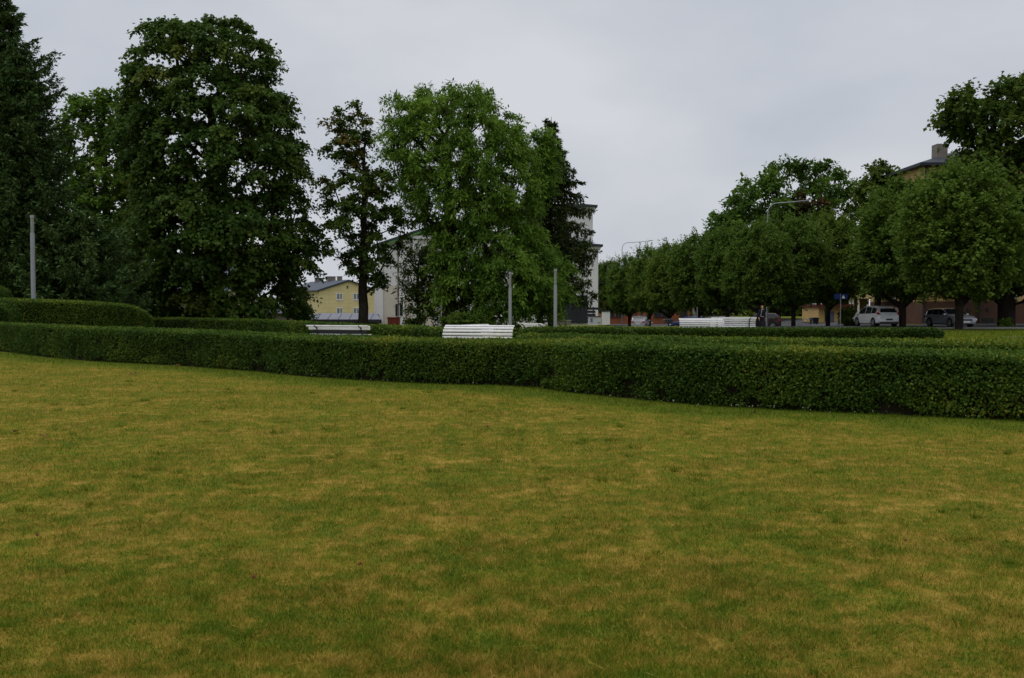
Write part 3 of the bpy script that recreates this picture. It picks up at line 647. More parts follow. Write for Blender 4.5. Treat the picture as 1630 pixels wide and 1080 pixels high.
def conifer(name, label, px, Y, pytop, prof, mat, seed, nb_layer=7, dz=0.55, trunk_r=0.28, twig=10, cards=9, needle=0.16, hang=0.0, upturn=0.25, sag=0.25, jitter=0.25, bark=None, lowz=0.6, tint0=0.45, asym=None):
    """prof: (py, half width in px); whorls of boughs carrying needle sprays"""
    rng = np.random.default_rng(seed); x0 = XA(px, Y); g0 = float(ground(x0, Y)); zt = ZA(pytop, Y) - g0
    pz = np.array([ZA(p[0], Y) - g0 for p in prof][::-1]); pr = np.array([p[1] * Y / F for p in prof][::-1])
    root = empty(name, (x0, Y, g0), 0, label, 'tree', 'conifers')
    nseg = 14; pts = [(rng.normal() * 0.03 * (k > 0), rng.normal() * 0.03 * (k > 0), zt * k / nseg - 0.1 * (k == 0)) for k in range(nseg + 1)]
    limbs = MB().tube(pts, [trunk_r * (1 - k / nseg) ** 0.8 + 0.012 for k in range(nseg + 1)], 8); Pp = []; Ax = []; Nn = []; Ti = []; Sz = []
    z = lowz
    while z < zt - 0.15:
        r = float(np.interp(z, pz, pr)); nb = nb_layer if r > 0.8 else 5; ph = rng.random() * 6.28
        for k in range(nb):
            th = ph + 2 * math.pi * k / nb + rng.normal() * 0.2; Lb = r * (1 - jitter + 2 * jitter * rng.random()) * (asym(th) if asym else 1)
            if Lb < 0.08: continue
            zz = z + rng.normal() * dz * 0.3; d = np.array([math.cos(th), math.sin(th), 0.0]); sd_ = np.array([-d[1], d[0], 0.0])
            ts = np.linspace(0, 1, 6)
            def curve(t): return d * (Lb * t)[..., None] + np.array([0, 0, 1.0]) * (zz + Lb * (0.12 * t - sag * t ** 1.6 + upturn * t ** 4))[..., None]
            cpts = curve(ts); limbs.tube(cpts.tolist(), [0.012 + 0.016 * Lb * (1 - t) for t in ts], 4, cap=False)
            bt = tint0 + rng.normal() * 0.15
            nt2 = max(5, int(twig * (0.5 + Lb / 2.2)))
            t = 0.12 + 0.88 * (np.arange(nt2) + rng.random(nt2)) / nt2; base = curve(t)
            sgn = np.where(rng.random(nt2) < 0.5, -1, 1)
            tl = (0.16 + 0.42 * Lb * (1 - t) * 0.55 + 0.10 * rng.random(nt2)) * (0.7 + 0.6 * rng.random(nt2))
            td = unit(d * 0.75 + sd_ * (sgn * (0.5 + 0.6 * rng.random(nt2)))[:, None] + np.array([0, 0, 0.05]) + rng.normal(size=(nt2, 3)) * 0.15)
            hangmask = rng.random(nt2) < hang
            td = np.where(hangmask[:, None], unit(np.array([0, 0, -1.0]) + rng.normal(size=(nt2, 3)) * 0.18), td)
            tl = np.where(hangmask, tl * 0.6 + 0.35 * rng.random(nt2), tl)
            q = (np.arange(cards)[None] + rng.random((nt2, cards))) / cards
            pos = base[:, None] + td[:, None] * (tl[:, None] * q)[..., None] + rng.normal(size=(nt2, cards, 3)) * 0.03
            pos[..., 2] -= 0.10 * (tl[:, None] * q)
            ax = unit(td[:, None] * 0.8 + rng.normal(size=pos.shape) * 0.45)
            nn = unit(np.array([0, 0, 1.0]) + rng.normal(size=pos.shape) * 0.6)
            Pp.append(pos.reshape(-1, 3)); Ax.append(ax.reshape(-1, 3)); Nn.append(nn.reshape(-1, 3))
            Ti.append((bt + rng.normal(size=pos.shape[:2]) * 0.15 + (q - 0.5) * 0.25).ravel()); Sz.append(needle * (0.6 + 0.8 * rng.random(nt2 * cards)))
        z += dz * (0.7 + 0.6 * rng.random()) * (0.6 + 0.4 * min(1, r / 1.5))
    limbs.build('trunk', bark or M_BARKD, root, 60)
    Pp, Ax, Nn, Ti, Sz = (np.concatenate(a) for a in (Pp, Ax, Nn, Ti, Sz))
    big_mesh('crown', leaf_verts(Pp, Ax, Nn, Sz, Sz * 0.42), 4, mat, [('tint', np.clip(Ti, 0, 1))], root)
    return root

tree('maple_tree', 'huge dark green flat-topped maple, the biggest tree, at left', 340, 67,
     [(27, 275, 415), (36, 240, 432), (55, 208, 447), (100, 193, 461), (150, 195, 467), (200, 200, 485), (260, 203, 496), (300, 202, 498), (340, 198, 506), (380, 195, 522), (420, 200, 508), (455, 205, 492), (480, 220, 506), (503, 250, 500)],
     M_MAPLE, 530, 1.25, 12, 18, 0.225, 41, trunk_r=0.6, fork=0.22, group='broadleaf park trees', bark=M_BARKD, aspect=0.95, droop=0.45, ldroop=0.8, upb=0.1, tint0=0.42, flat=0.6, wob=0.45)
tree('oak_tree', 'fresh green broadleaf tree between the left fir and the huge maple', 168, 74,
     [(146, 168, 186), (160, 120, 212), (185, 104, 225), (240, 98, 240), (310, 96, 250), (380, 105, 250), (440, 112, 240), (480, 120, 235)],
     M_OAK, 190, 1.15, 10, 12, 0.28, 42, trunk_r=0.34, group='broadleaf park trees', droop=0.2, tint0=0.5, wob=0.5)
tree('maple_tree', 'slim maple with reddish leaf tips, standing before the yellow house', 578, 68,
     [(151, 556, 584), (165, 535, 594), (190, 520, 597), (210, 514, 602), (260, 514, 618), (300, 508, 634), (345, 514, 650), (380, 514, 650), (412, 526, 640), (436, 550, 630), (455, 588, 618)],
     M_REDMAPLE, 108, 0.86, 13, 14, 0.19, 43, trunk_r=0.36, fork=0.2, group='broadleaf park trees', bark=M_BARKD, droop=0.4, ldroop=0.7, tint0=0.4, redtop=0.6, wob=1.3, lean=0.0, flat=0.7, inner=0.4)
tree('ash_tree', 'broad bright green ash before the white building, branches nearly to the ground', 716, 66,
     [(139, 655, 765), (152, 635, 800), (180, 618, 826), (220, 600, 846), (270, 606, 860), (310, 622, 862), (350, 650, 866), (395, 676, 895), (430, 682, 916), (470, 684, 912), (505, 692, 885)],
     M_ASH, 400, 1.05, 13, 18, 0.28, 44, trunk_r=0.42, fork=0.18, group='broadleaf park trees', bark=M_BARKD, aspect=0.38, droop=0.5, ldroop=0.7, upb=0.25, tint0=0.5, wob=0.6, inner=0.3)
tree('cherry_tree', 'small dark sparse tree under the left side of the bright ash', 668, 70,
     [(382, 655, 690), (400, 640, 705), (440, 628, 712), (475, 630, 712), (508, 645, 705)],
     M_LINDEN, 90, 0.8, 9, 12, 0.17, 45, trunk_r=0.10, group='broadleaf park trees', aspect=0.6, tint0=0.5, wob=0.5)
tree('ash_tree', 'narrow light green ash whose top stands just left of the spruce tip', 860, 69,
     [(196, 846, 866), (212, 836, 882), (250, 832, 894), (290, 835, 890), (320, 842, 875), (340, 848, 866)],
     M_ASH, 85, 0.95, 11, 15, 0.30, 46, trunk_r=0.22, group='broadleaf park trees', bark=M_BARKD, aspect=0.34, droop=0.5, ldroop=0.7, upb=0.25, tint0=0.55)
conifer('spruce_tree', 'sparse spruce with drooping boughs before the white tower block', 877, 73, 186,
        [(186, 1), (225, 17), (280, 38), (330, 56), (380, 70), (430, 70), (475, 60), (500, 35)], M_SPRUCE, 51, nb_layer=8, dz=0.85, trunk_r=0.22, twig=28, cards=9, needle=0.24, hang=0.5, upturn=0.12, sag=0.38, jitter=0.2, lowz=2.2)
conifer('fir_tree', 'tall dark fir at the left edge with its tip out of frame', 6, 56, -28,
        [(-28, 3), (10, 20), (60, 36), (105, 66), (125, 88), (180, 84), (240, 96), (320, 114), (420, 130), (480, 135)], M_FIR, 52, nb_layer=8, dz=0.50, trunk_r=0.3, twig=22, cards=8, needle=0.225, hang=0.1, upturn=0.35, sag=0.18, jitter=0.32, lowz=0.5)
conifer('fir_tree', 'lower dense fir standing in front of the tall one at the left edge', 36, 54, 92,
        [(92, 4), (120, 20), (170, 38), (240, 52), (320, 66), (420, 80), (480, 85)], M_FIR, 53, nb_layer=8, dz=0.42, trunk_r=0.22, twig=22, cards=8, needle=0.225, hang=0.1, upturn=0.35, sag=0.18, jitter=0.25, lowz=0.4)
conifer('yew_tree', 'low spreading conifer with feathery boughs behind the tall hedge', 122, 54, 330,
        [(330, 8), (370, 45), (410, 75), (450, 92), (485, 95)], M_FIR, 54, nb_layer=9, dz=0.34, trunk_r=0.16, twig=22, cards=8, needle=0.225, hang=0.05, upturn=0.3, sag=0.1, jitter=0.3, lowz=0.3, tint0=0.6)

# trees beyond the street
tree('ash_tree', 'large green tree with a lobed crown rising behind the lime row', 1235, 128,
     [(259, 1272, 1308), (268, 1205, 1330), (285, 1180, 1352), (312, 1150, 1360), (345, 1132, 1362), (380, 1115, 1362), (430, 1112, 1355), (475, 1130, 1340)],
     M_OAK, 250, 1.7, 11, 13, 0.50, 61, trunk_r=0.5, group='trees beyond the street', bark=M_BARKD, aspect=0.6, droop=0.2, upb=0.3, tint0=0.2, wob=0.7)
tree('brown_maple_tree', 'brownish maple in front of the large lobed tree, under the street lamp arm', 1283, 122,
     [(304, 1276, 1296), (325, 1252, 1318), (360, 1242, 1328), (410, 1240, 1330), (460, 1250, 1325)],
     M_BROWN, 50, 1.2, 10, 13, 0.40, 62, trunk_r=0.3, group='trees beyond the street', bark=M_BARKD, tint0=0.4)
tree('maple_tree', 'dark tree top left of the ochre building roof, behind the limes', 1396, 97,
     [(254, 1394, 1412), (268, 1372, 1424), (295, 1363, 1426), (340, 1352, 1430), (410, 1350, 1432), (470, 1360, 1425)],
     M_LINDEN, 100, 1.1, 11, 13, 0.32, 63, trunk_r=0.25, group='trees beyond the street', bark=M_BARKD, tint0=0.55, wob=0.5)
tree('linden_tree', 'tallest dark tree at the right edge, standing before the ochre building', 1602, 80,
     [(122, 1592, 1650), (138, 1552, 1670), (162, 1512, 1690), (188, 1492, 1710), (215, 1516, 1720), (252, 1518, 1725), (285, 1470, 1725), (340, 1490, 1725), (400, 1510, 1715), (450, 1530, 1700), (478, 1560, 1660)],
     M_LINDEN, 340, 1.3, 11, 14, 0.32, 64, trunk_r=0.55, fork=0.2, group='trees beyond the street', bark=M_BARKD, droop=0.15, upb=0.15, tint0=0.5, wob=0.6)
for k, (px, Y, top, wd, lb) in enumerate([(1130, 175, 430, 70, 'dim far tree between the limes left of the walking person'), (1235, 165, 436, 60, 'dim far tree between the limes behind the walking person'),
                                          (958, 190, 430, 60, 'far tree just right of the white tower block'), (60, 120, 360, 110, 'far tree behind the firs at the left edge'), (190, 130, 380, 110, 'far tree low behind the fresh green one at left')]):
    tree('distant_tree', lb, px, Y, [(top, px - wd * .3, px + wd * .3), (top + 15, px - wd * .8, px + wd * .8), (470, px - wd, px + wd), (502, px - wd, px + wd)], M_LINDEN, 60, 1.9, 8, 10, 0.65, 70 + k,
         trunk_r=0.3, group='distant trees', bark=M_BARKD, tint0=0.5, wob=0.5)

# the clipped lime row: three crowns grown once, copied with their own size
LIMEPX = 1000; protos = []
for k in range(2):
    Yp = 80.0; c = 1000
    ol = [(286, c - 18, c + 16), (300, c - 44, c + 40), (325, c - 66, c + 64), (360, c - 80, c + 82), (400, c - 86, c + 84), (440, c - 82, c + 82), (462, c - 66, c + 64), (474, c - 40, c + 40)]
    protos.append(tree('lime_tree', '', c, Yp, ol, M_LIME, 220, 1.05, 13, 15, 0.22, 80 + k, trunk_r=0.21, fork=0.2, bark=M_BARKD, shoots=0.13, outw=0.95, upb=0.42, droop=0.1, ldroop=0.3, tint0=0.46, wob=0.5, inner=0.2))
PH = ZA(286, 80.0); PR = 83 * 80.0 / F
LIMES = [(1527, 69, 270, 108, 'nearest lime tree at right, trunk in front of the grey estate car'), (1437, 78, 288, 92, 'round lime tree whose trunk covers the rear of the white people carrier'),
         (1318, 86, 344, 62, 'lime tree left of the blue street sign'), (1263, 82, 350, 60, 'lime tree between the walking person and the blue sign'),
         (1208, 80, 358, 60, 'lime tree directly above the walking person and lamp post'), (1158, 92, 366, 58, 'lime tree above the right white bench pair'),
         (1112, 102, 376, 52, 'lime tree above the dark blue car'), (1066, 119, 390, 47, 'lime tree right of the silver hatchback with orange brick behind'),
         (1034, 124, 397, 43, 'lime tree whose trunk covers the right side of the silver hatchback'), (1002, 130, 410, 40, 'lime tree left of the silver hatchback, by the tall lamp'),
         (968, 137, 418, 38, 'last lime tree of the row, next to the white tower block')]
for k, (px, Y, top, hw, lb) in enumerate(LIMES):
    o = protos[k] if k < 2 else copy_tree(protos[k % 2])
    s = hw * 0.90 * Y / F / PR; sz = ZA(top, Y) / PH
    g_ = float(ground(XA(px, Y), Y)); sz = (ZA(top, Y) - g_) / PH; o.location = (XA(px, Y), Y, g_); o.scale = (s, s, sz); o.rotation_euler = (0, 0, k * 2.1)
    tag(o, lb, 'tree', 'lime trees along the street')

def shrub(name, label, px, Y, pytop, hw, seed, mat=M_LINDEN, leaf=0.16):
    o = tree(name, label, px, Y, [(pytop, px - hw * .4, px + hw * .4), (pytop + (520 - pytop) * .3, px - hw * .9, px + hw * .9), (514, px - hw, px + hw), (519, px - hw * .8, px + hw * .8)], mat, 34, 0.5, 8, 11, leaf, seed, trunk_r=0.05, group='shrubs by the street', fork=0.1, tint0=0.5)
    o['category'] = 'shrub'; return o
shrub('ivy_bush', 'dark leafy bush beside the front of the white people carrier', 1351, 84, 488, 16, 91)
shrub('leafy_bush', 'bright green tuft growing at the foot of the tallest right-hand tree', 1601, 79, 507, 15, 92, M_ASH, 0.14)
shrub('leafy_bush', 'low dark bush at the foot of the bright ash trunk', 740, 60, 498, 40, 93)
shrub('leafy_bush', 'low bush left of the ash trunk by the red skip', 662, 72, 505, 18, 94)

# ------------------------------------------------------------------ buildings
def window(parent, x, y, z, wd, ht, M, mullion=1, frame=M_FRAME, depth=0.05, fw=0.07, sill=True, name='window', glass=None):
    """window proud of a wall whose outward side is local -y; x,z its middle-bottom"""
    f = MB()
    f.box(x - wd / 2, x - wd / 2 + fw, y - depth, y + 0.02, z, z + ht, M); f.box(x + wd / 2 - fw, x + wd / 2, y - depth, y + 0.02, z, z + ht, M)
    f.box(x - wd / 2 + fw, x + wd / 2 - fw, y - depth + .003, y + 0.02, z, z + fw, M); f.box(x - wd / 2 + fw, x + wd / 2 - fw, y - depth + .003, y + 0.02, z + ht - fw, z + ht, M)
    for k in range(mullion):
        mx_ = x - wd / 2 + wd * (k + 1) / (mullion + 1) + (0.06 * wd if mullion == 1 else 0); f.box(mx_ - fw / 2, mx_ + fw / 2, y - depth + .004, y + 0.02, z + fw, z + ht - fw, M)
    wo = f.build(name, frame, parent)
    MB().box(x - wd / 2 + fw * .5, x + wd / 2 - fw * .5, y - 0.02, y + 0.01, z + fw * .5, z + ht - fw * .5, M).build('pane', glass or M_GLASS, wo)
    if sill: MB().box(x - wd / 2 - .06, x + wd / 2 + .06, y - depth - .08, y + 0.02, z - .06, z - .002, M).build('sill', frame, wo)
    return wo

# yellow panelled house with grey gable roof
Yh = 195.0; xg = XA(555, Yh); gz0 = float(ground(xg, Yh)); th = math.radians(32)
hs = empty('yellow_house', (xg, Yh, gz0), th, 'yellow panelled house with grey gable roof and three chimneys, seen past the slim maple', 'house')
hw = (555 - 513) * Yh / F / math.cos(th); ez = ZA(463, Yh) - gz0; az_ = ZA(447.5, Yh) - gz0; dep = 20.0
MB().prism([(-hw, -0.3), (hw, -0.3), (hw, ez), (0, az_), (-hw, ez)], 0, dep).build('wall', M_JOINT, hs)
def clip(poly, a, b, c):
    o = []
    for i in range(len(poly)):
        p, q = poly[i], poly[(i + 1) % len(poly)]; dp = a * p[0] + b * p[1] - c; dq = a * q[0] + b * q[1] - c
        if dp <= 0: o.append(p)
        if dp * dq < 0: t = dp / (dp - dq); o.append((p[0] + (q[0] - p[0]) * t, p[1] + (q[1] - p[1]) * t))
    return o
sl = (az_ - ez) / hw; ph_ = 0.86; pw_ = 2 * hw / 6
for r in range(11):
    for c in range(6):
        x_0 = -hw + c * pw_ + .015; x_1 = x_0 + pw_ - .03; z_0 = r * ph_ + .015; z_1 = z_0 + ph_ - .03
        pl = clip(clip([(x_0, z_0), (x_1, z_0), (x_1, z_1), (x_0, z_1)], sl, 1, az_ - .03), -sl, 1, az_ - .03)
        if len(pl) > 2: MB().prism(pl, -0.03, 0.0).build('panel', M_YELLOW, hs)
for wx in (-1.9, 1.55):
    window(hs, wx, -0.03, ZA(478, Yh) - gz0, 1.3, 1.35, None, fw=.14, glass=M_CURTAIN); window(hs, wx, -0.03, ZA(501, Yh) - gz0, 1.3, 1.35, None, fw=.14, glass=M_CURTAIN)
window(hs, -0.25, -0.03, ZA(460, Yh) - gz0, 0.34, 0.6, None, 0, M_CHIM, sill=False)
for s in (-1, 1):
    MB().prism([(0, az_ + .03), (s * (hw + .55), ez - .55 * sl + .03), (s * (hw + .55), ez - .55 * sl + .23), (0, az_ + .25)], -0.35, dep + .3).build('roof_slope', M_SLATE, hs)
MB().prism([(-hw - .57, ez - .55 * sl - .14), (0, az_ - .10), (hw + .57, ez - .55 * sl - .14), (hw + .57, ez - .55 * sl + .1), (0, az_ + .12), (-hw - .57, ez - .55 * sl + .1)], -0.45, -0.352).build('barge_board', M_DARKROOF, hs)
for yy, a, hh in ((4.5, 0.42, 0.75), (9.0, 0.85, 0.85), (15.5, 0.85, 0.7)):
    ch = MB().box(-a, a, yy - .35, yy + .35, az_ - .3, az_ + .15 + hh).build('chimney', M_CHIM, hs)
    MB().box(-a - .06, a + .06, yy - .41, yy + .41, az_ + .15 + hh, az_ + .25 + hh).build('chimney_cap', M_SLATE, ch)

# long low shed before it with sheet roof panels
Ys = 100.0; xa, xb = XA(470, Ys), XA(607, Ys); g1 = float(ground(xa, Ys)); zt_, zb_ = ZA(499, Ys) - g1, ZA(508.5, Ys) - g1
sh = empty('long_shed', ((xa + xb) / 2, Ys, g1), 0, 'long low dark shed with pale grey sheet roof below the yellow house', 'shed'); hwid = (xb - xa) / 2
MB().box(-hwid + .3, hwid - .5, 0.3, 4.0, -0.2, zb_ - .1).build('wall', M_DARKWALL, sh)
npan = 8
for k in range(npan):
    a0 = -hwid + 2 * hwid * k / npan; a1 = -hwid + 2 * hwid * (k + 1) / npan; kk = 0.35
    t0 = a0; t1 = a1
    if k == npan - 1: t1 = a1 - 0.75
    MB().add([(a0 + .03, 0, zb_), (a1 - .03, 0, zb_), (t1 - .03, 2.4, zt_), (t0 + .03, 2.4, zt_), (a0 + .03, 0, zb_ - .06), (a1 - .03, 0, zb_ - .06), (t1 - .03, 2.4, zt_ - .06), (t0 + .03, 2.4, zt_ - .06)],
             [(0, 1, 2, 3), (7, 6, 5, 4), (0, 4, 5, 1), (1, 5, 6, 2), (2, 6, 7, 3), (3, 7, 4, 0)]).build('roof_panel', M_SHEDROOF, sh)
MB().box(-hwid, hwid, 0.02, 0.16, zb_ - .32, zb_ - .062).build('fascia', M_DARKWALL, sh)
MB().prism([(0.2, zb_ - .10), (2.35, zt_ - .10), (4.6, zb_ - .10)], -hwid + .1, hwid - .6, 'x').build('roof_void', M_DARKWALL, sh)

# white hall with green gable, and its two-step tower block
Yw = 104.0; xw = XA(722, Yw); gw = float(ground(xw, Yw))
hl = empty('white_hall', (xw, Yw, gw), 0, 'white hall with low green gable behind the bright ash', 'building')
hw = (722 - 603) * Yw / F; ez = ZA(391, Yw) - gw; az_ = ZA(351, Yw) - gw; D = 24
MB().prism([(-hw, -0.3), (hw, -0.3), (hw, ez), (0, az_), (-hw, ez)], 0, D).build('wall', M_PLASTER, hl)
sl = (az_ - ez) / hw; zc = ZA(379, Yw) - gw; xcut = (az_ - zc) / sl
MB().prism([(-xcut + .5, zc + .25), (xcut - .5, zc + .25), (0, az_ - .12)], -0.06, -0.003).build('gable_field', M_GREEN, hl)
MB().box(-xcut + .2, xcut - .2, -0.30, -0.004, zc - .12, zc + .22).build('cornice', M_PLASTER, hl)
for s in (-1, 1):
    MB().prism([(0, az_), (s * (hw + .6), ez - .6 * sl), (s * (hw + .6), ez - .6 * sl + .22), (0, az_ + .22)], -0.55, D + .3).build('roof_slope', M_DARKROOF, hl)
    MB().prism([(0, az_ - .2), (s * (hw + .5), ez - .5 * sl - .2), (s * (hw + .5), ez - .5 * sl - .003), (0, az_ - .003)], -0.45, -0.30).build('rake_trim', M_GREEN, hl)
for px_ in (606, 640, 662):
    xx = (px_ - 722) * Yw / F; MB().box(xx - .28, xx + .28, -0.14, -0.003, -0.2, zc - .15 if px_ > 630 else ez - .35).build('pilaster', M_PLASTER, hl)
MB().box((609 - 722) * Yw / F, (636 - 722) * Yw / F, -0.05, -0.002, -0.2, ZA(455, Yw) - gw).build('stained_plaster', M_BEIGE, hl)
MB().box((645 - 722) * Yw / F, (690 - 722) * Yw / F, -0.05, -0.002, -0.2, ZA(470, Yw) - gw).build('stained_plaster', M_BEIGE, hl)
for px_, py_ in ((678, 420), (735, 420), (775, 420), (740, 480), (778, 480)):
    window(hl, (px_ - 722) * Yw / F, -0.01, ZA(py_, Yw) - gw, 1.0, 1.75, None, 0, M_DARKWALL, sill=False)
for px_ in (634, 697):
    MB().tube([((px_ - 722) * Yw / F, -0.14, 0), ((px_ - 722) * Yw / F, -0.14, zc - .3)], 0.06, 6).build('downpipe', M_CHIM, hl)
MB().box(-hw - .75, -hw - .003, 2.0, D - 4, -0.2, ZA(440, Yw) - gw).build('side_wing', M_PLASTER, hl)
for wz in (0.7,):
    for px_ in (632, 639): window(hl, (px_ - 722) * Yw / F, -0.155 if px_ == 639 else -0.06, wz + 2.0, 0.3, 1.2, None, 0, M_DARKWALL, sill=False)

Yt = 96.0; xt = XA(870, Yt); tw = empty('tower_block', (xt, Yt, 0), 0, 'white two-step block with flat dark roofs right of the spruce', 'building')
def lx(px): return (px - 870) * Yt / F
z1, z2 = ZA(393, Yt), ZA(329, Yt)
MB().box(lx(790), lx(952), 0, 14, -0.2, z1).build('lower_wall', M_PLASTER, tw)
MB().box(lx(800), lx(944.5), 0.9, 12, z1 + .3, z2).build('upper_wall', M_PLASTER, tw)
for (a, b_, y0, zz, nm) in ((783, 959, -.45, z1, 'lower'), (793, 951.5, .45, z2, 'upper')):
    MB().box(lx(a + 3.5), lx(b_ - 3.5), y0 + .2, 14.2 if nm == 'lower' else 12.2, zz - .22, zz + .004).build('cornice', M_PLASTER, tw)
    r = MB().box(lx(a), lx(b_), y0, 14.4 if nm == 'lower' else 12.4, zz + .006, zz + .20).build('roof_slab', M_DARKROOF, tw)
    MB().prism([(lx(a) + .1, zz + .202), (lx(b_) - .1, zz + .202), (lx(b_) - 1.2, zz + .30), (lx(a) + 1.2, zz + .30)], y0 + .1, 11.8).build('roof_sheet', M_SLATE, r)
MB().box(lx(882), lx(935), -0.12, -0.003, 0, ZA(471, Yt)).build('dark_panel', M_DARKWALL, tw)
for k in range(9):
    xx = lx(884) + k * (lx(933) - lx(884)) / 8; MB().box(xx - .05, xx + .05, -0.20, -0.122, 0.9, ZA(472, Yt)).build('panel_rib', M_DARKROOF, tw)
MB().box(lx(843), lx(872), -0.05, -0.003, ZA(500, Yt), ZA(478, Yt)).build('dark_window', M_GLASS, tw)
# dark board fence in front
Yf = 92.0; fe = empty('board_fence', (XA(905, Yf), Yf, 0), 0, 'dark horizontal board fence at the foot of the white tower block', 'fence')
fx0, fx1 = (852 - 905) * Yf / F, (948 - 905) * Yf / F
for k in range(5):
    z = 0.12 + k * 0.29; MB().box(fx0, fx1 if k < 4 else fx1 + .5, -0.03, 0.03, z, z + .22).build('board', M_DARKWALL, fe)
for k in range(5):
    xx = fx0 + .2 + (fx1 - fx0 - .4) * k / 4; MB().box(xx - .06, xx + .06, 0.032, 0.12, 0, 1.55).build('post', M_DARKROOF, fe)
cb = empty('utility_cabinet', (XA(946, 88), 88, 0), 0, 'pale metal cabinets at the right end of the dark board fence', 'cabinet'); 
def cx_(px): return (px - 946) * 88 / F
MB().box(cx_(937), cx_(957), 0, 0.6, 0, ZA(504.5, 88)).build('housing', M_CAB, cb)
MB().box(cx_(940), cx_(943.5), -0.02, -0.002, ZA(513, 88), ZA(507, 88)).build('door_panel', M_BLUEDOOR, cb)
MB().box(cx_(951), cx_(956), -0.02, -0.002, 0.2, ZA(514, 88)).build('vent_grille', M_DARKWALL, cb)
MB().box(cx_(936.5), cx_(957.5), -0.05, 0.65, ZA(504.5, 88) + .002, ZA(503.5, 88)).build('lid', M_DARKROOF, cb)
o = empty('rendered_pillar', (XA(965, 90), 90, 0), 0, 'square white wall pillar right of the pale cabinets', 'pillar')
MB().box(-.34, .34, 0, 0.7, -.05, ZA(496.5, 90)).build('shaft', M_PLASTER, o); MB().box(-.38, .38, -.04, .74, ZA(496.5, 90) + .002, ZA(495, 90)).build('coping', M_DARKROOF, o)
o = empty('concrete_block', (XA(897, 84), 84, 0), 0, 'low grey concrete block standing before the dark fence', 'block')
MB().box(-.62, .62, 0, .5, 0, ZA(511, 84)).build('body', M_CHIM, o); MB().box(-.66, .66, -.04, .54, ZA(511, 84) + .002, ZA(510, 84)).build('lid', M_KERB, o)

# orange brick building behind the far limes
Yb = 150.0; bo = empty('brick_building', (XA(1030, Yb), Yb, -1.05), 0, 'low orange brick building seen between the far lime trunks', 'building')
def bx_(px): return (px - 1030) * Yb / F
MB().box(bx_(962), bx_(1098), 0, 12, -0.2, 5.0).build('wall', M_BRICK, bo)
MB().prism([(-0.6, 5.0), (12.6, 5.0), (6, 7.2)], bx_(958), bx_(1102), 'x').build('roof', M_SLATE, bo)
for px_ in (972, 986, 1047, 1060, 1088): window(bo, bx_(px_), -0.01, 1.1, 1.1, 1.5, None, 1, M_DARKROOF)
MB().box(bx_(1020), bx_(1021.6), -0.12, -0.003, 0, 5).build('downpipe', M_DARKROOF, bo)

# ochre apartment block at right
Ya = 89.0; xk = XA(1469, Ya); ab = empty('apartment_block', (xk, Ya, 0), 0, 'tall ochre apartment block with dark brown plinth behind the right-hand trees', 'building')
W_, D_ = 34.0, 13.0; ze = ZA(265, Ya); zp = ZA(480, Ya)
MB().box(0, W_, 0, D_, zp + .002, ze).build('wall', M_OCHRE, ab)
MB().box(-.05, W_, -.05, D_, -0.2, zp).build('plinth', M_PLINTH, ab)
MB().box(-.12, W_, -.12, -.052, -0.1, 0.62).build('plinth_base', M_PLINTH, ab)
rf = MB().add([(-.7, -.7, ze), (W_ + .7, -.7, ze), (W_ + .7, D_ + .7, ze), (-.7, D_ + .7, ze), (-.7, -.7, ze + .25), (W_ + .7, -.7, ze + .25), (W_ + .7, D_ + .7, ze + .25), (-.7, D_ + .7, ze + .25), (5.5, D_ / 2, ze + 2.3), (W_ - 5, D_ / 2, ze + 2.3)],
              [(3, 2, 1, 0), (0, 1, 5, 4), (1, 2, 6, 5), (2, 3, 7, 6), (3, 0, 4, 7), (4, 5, 9, 8), (6, 7, 8, 9), (5, 6, 9), (7, 4, 8)]).build('roof', M_DARKROOF, ab)
MB().box(2.0, 2.95, 2.2, 3.4, ze + .3, ZA(229, Ya + 2.2)).build('chimney', M_CHIM, rf)
MB().box(12, 13.6, 4, 5.2, ze + .3, ze + 3.2).build('chimney', M_CHIM, rf)
for k in range(10):
    xx = lambda px: XA(px, Ya) - xk
    X_ = xx(1516) + (k - 1) * (xx(1541) - xx(1516) if False else 2.55)
    if X_ < 0.8: continue
    if X_ > 24: break
    for st in range(4): window(ab, X_, -0.01, zp + .32 + st * 2.75, 1.25, 1.45, None, 1, fw=.10)
    if k % 2 == 0: window(ab, X_ + .6, -0.13, 0.12, 0.95, 0.48, None, 1, M_DARKROOF, sill=False, name='cellar_window')
for st in range(4):
    for yy in (3.2, 6.5, 9.8):
        Mx = Matrix.Rotation(-math.pi / 2, 4, 'Z') @ Matrix.Translation((-yy, 0, 0)); window(ab, 0, -0.01, zp + .32 + st * 2.75, 1.25, 1.45, Mx, 1, fw=.1)
for px_ in (1457 + 12, 1558): MB().tube([(XA(px_, Ya) - xk, -0.2, 0), (XA(px_, Ya) - xk, -0.2, ze)], 0.085, 8).build('downpipe', M_DARKROOF, ab)
for px_ in (1541, 1572): MB().box(XA(px_, Ya) - xk - .08, XA(px_, Ya) - xk + .08, -0.16, -0.052, 1.1, 1.45).build('wall_lamp', M_DARKROOF, ab)

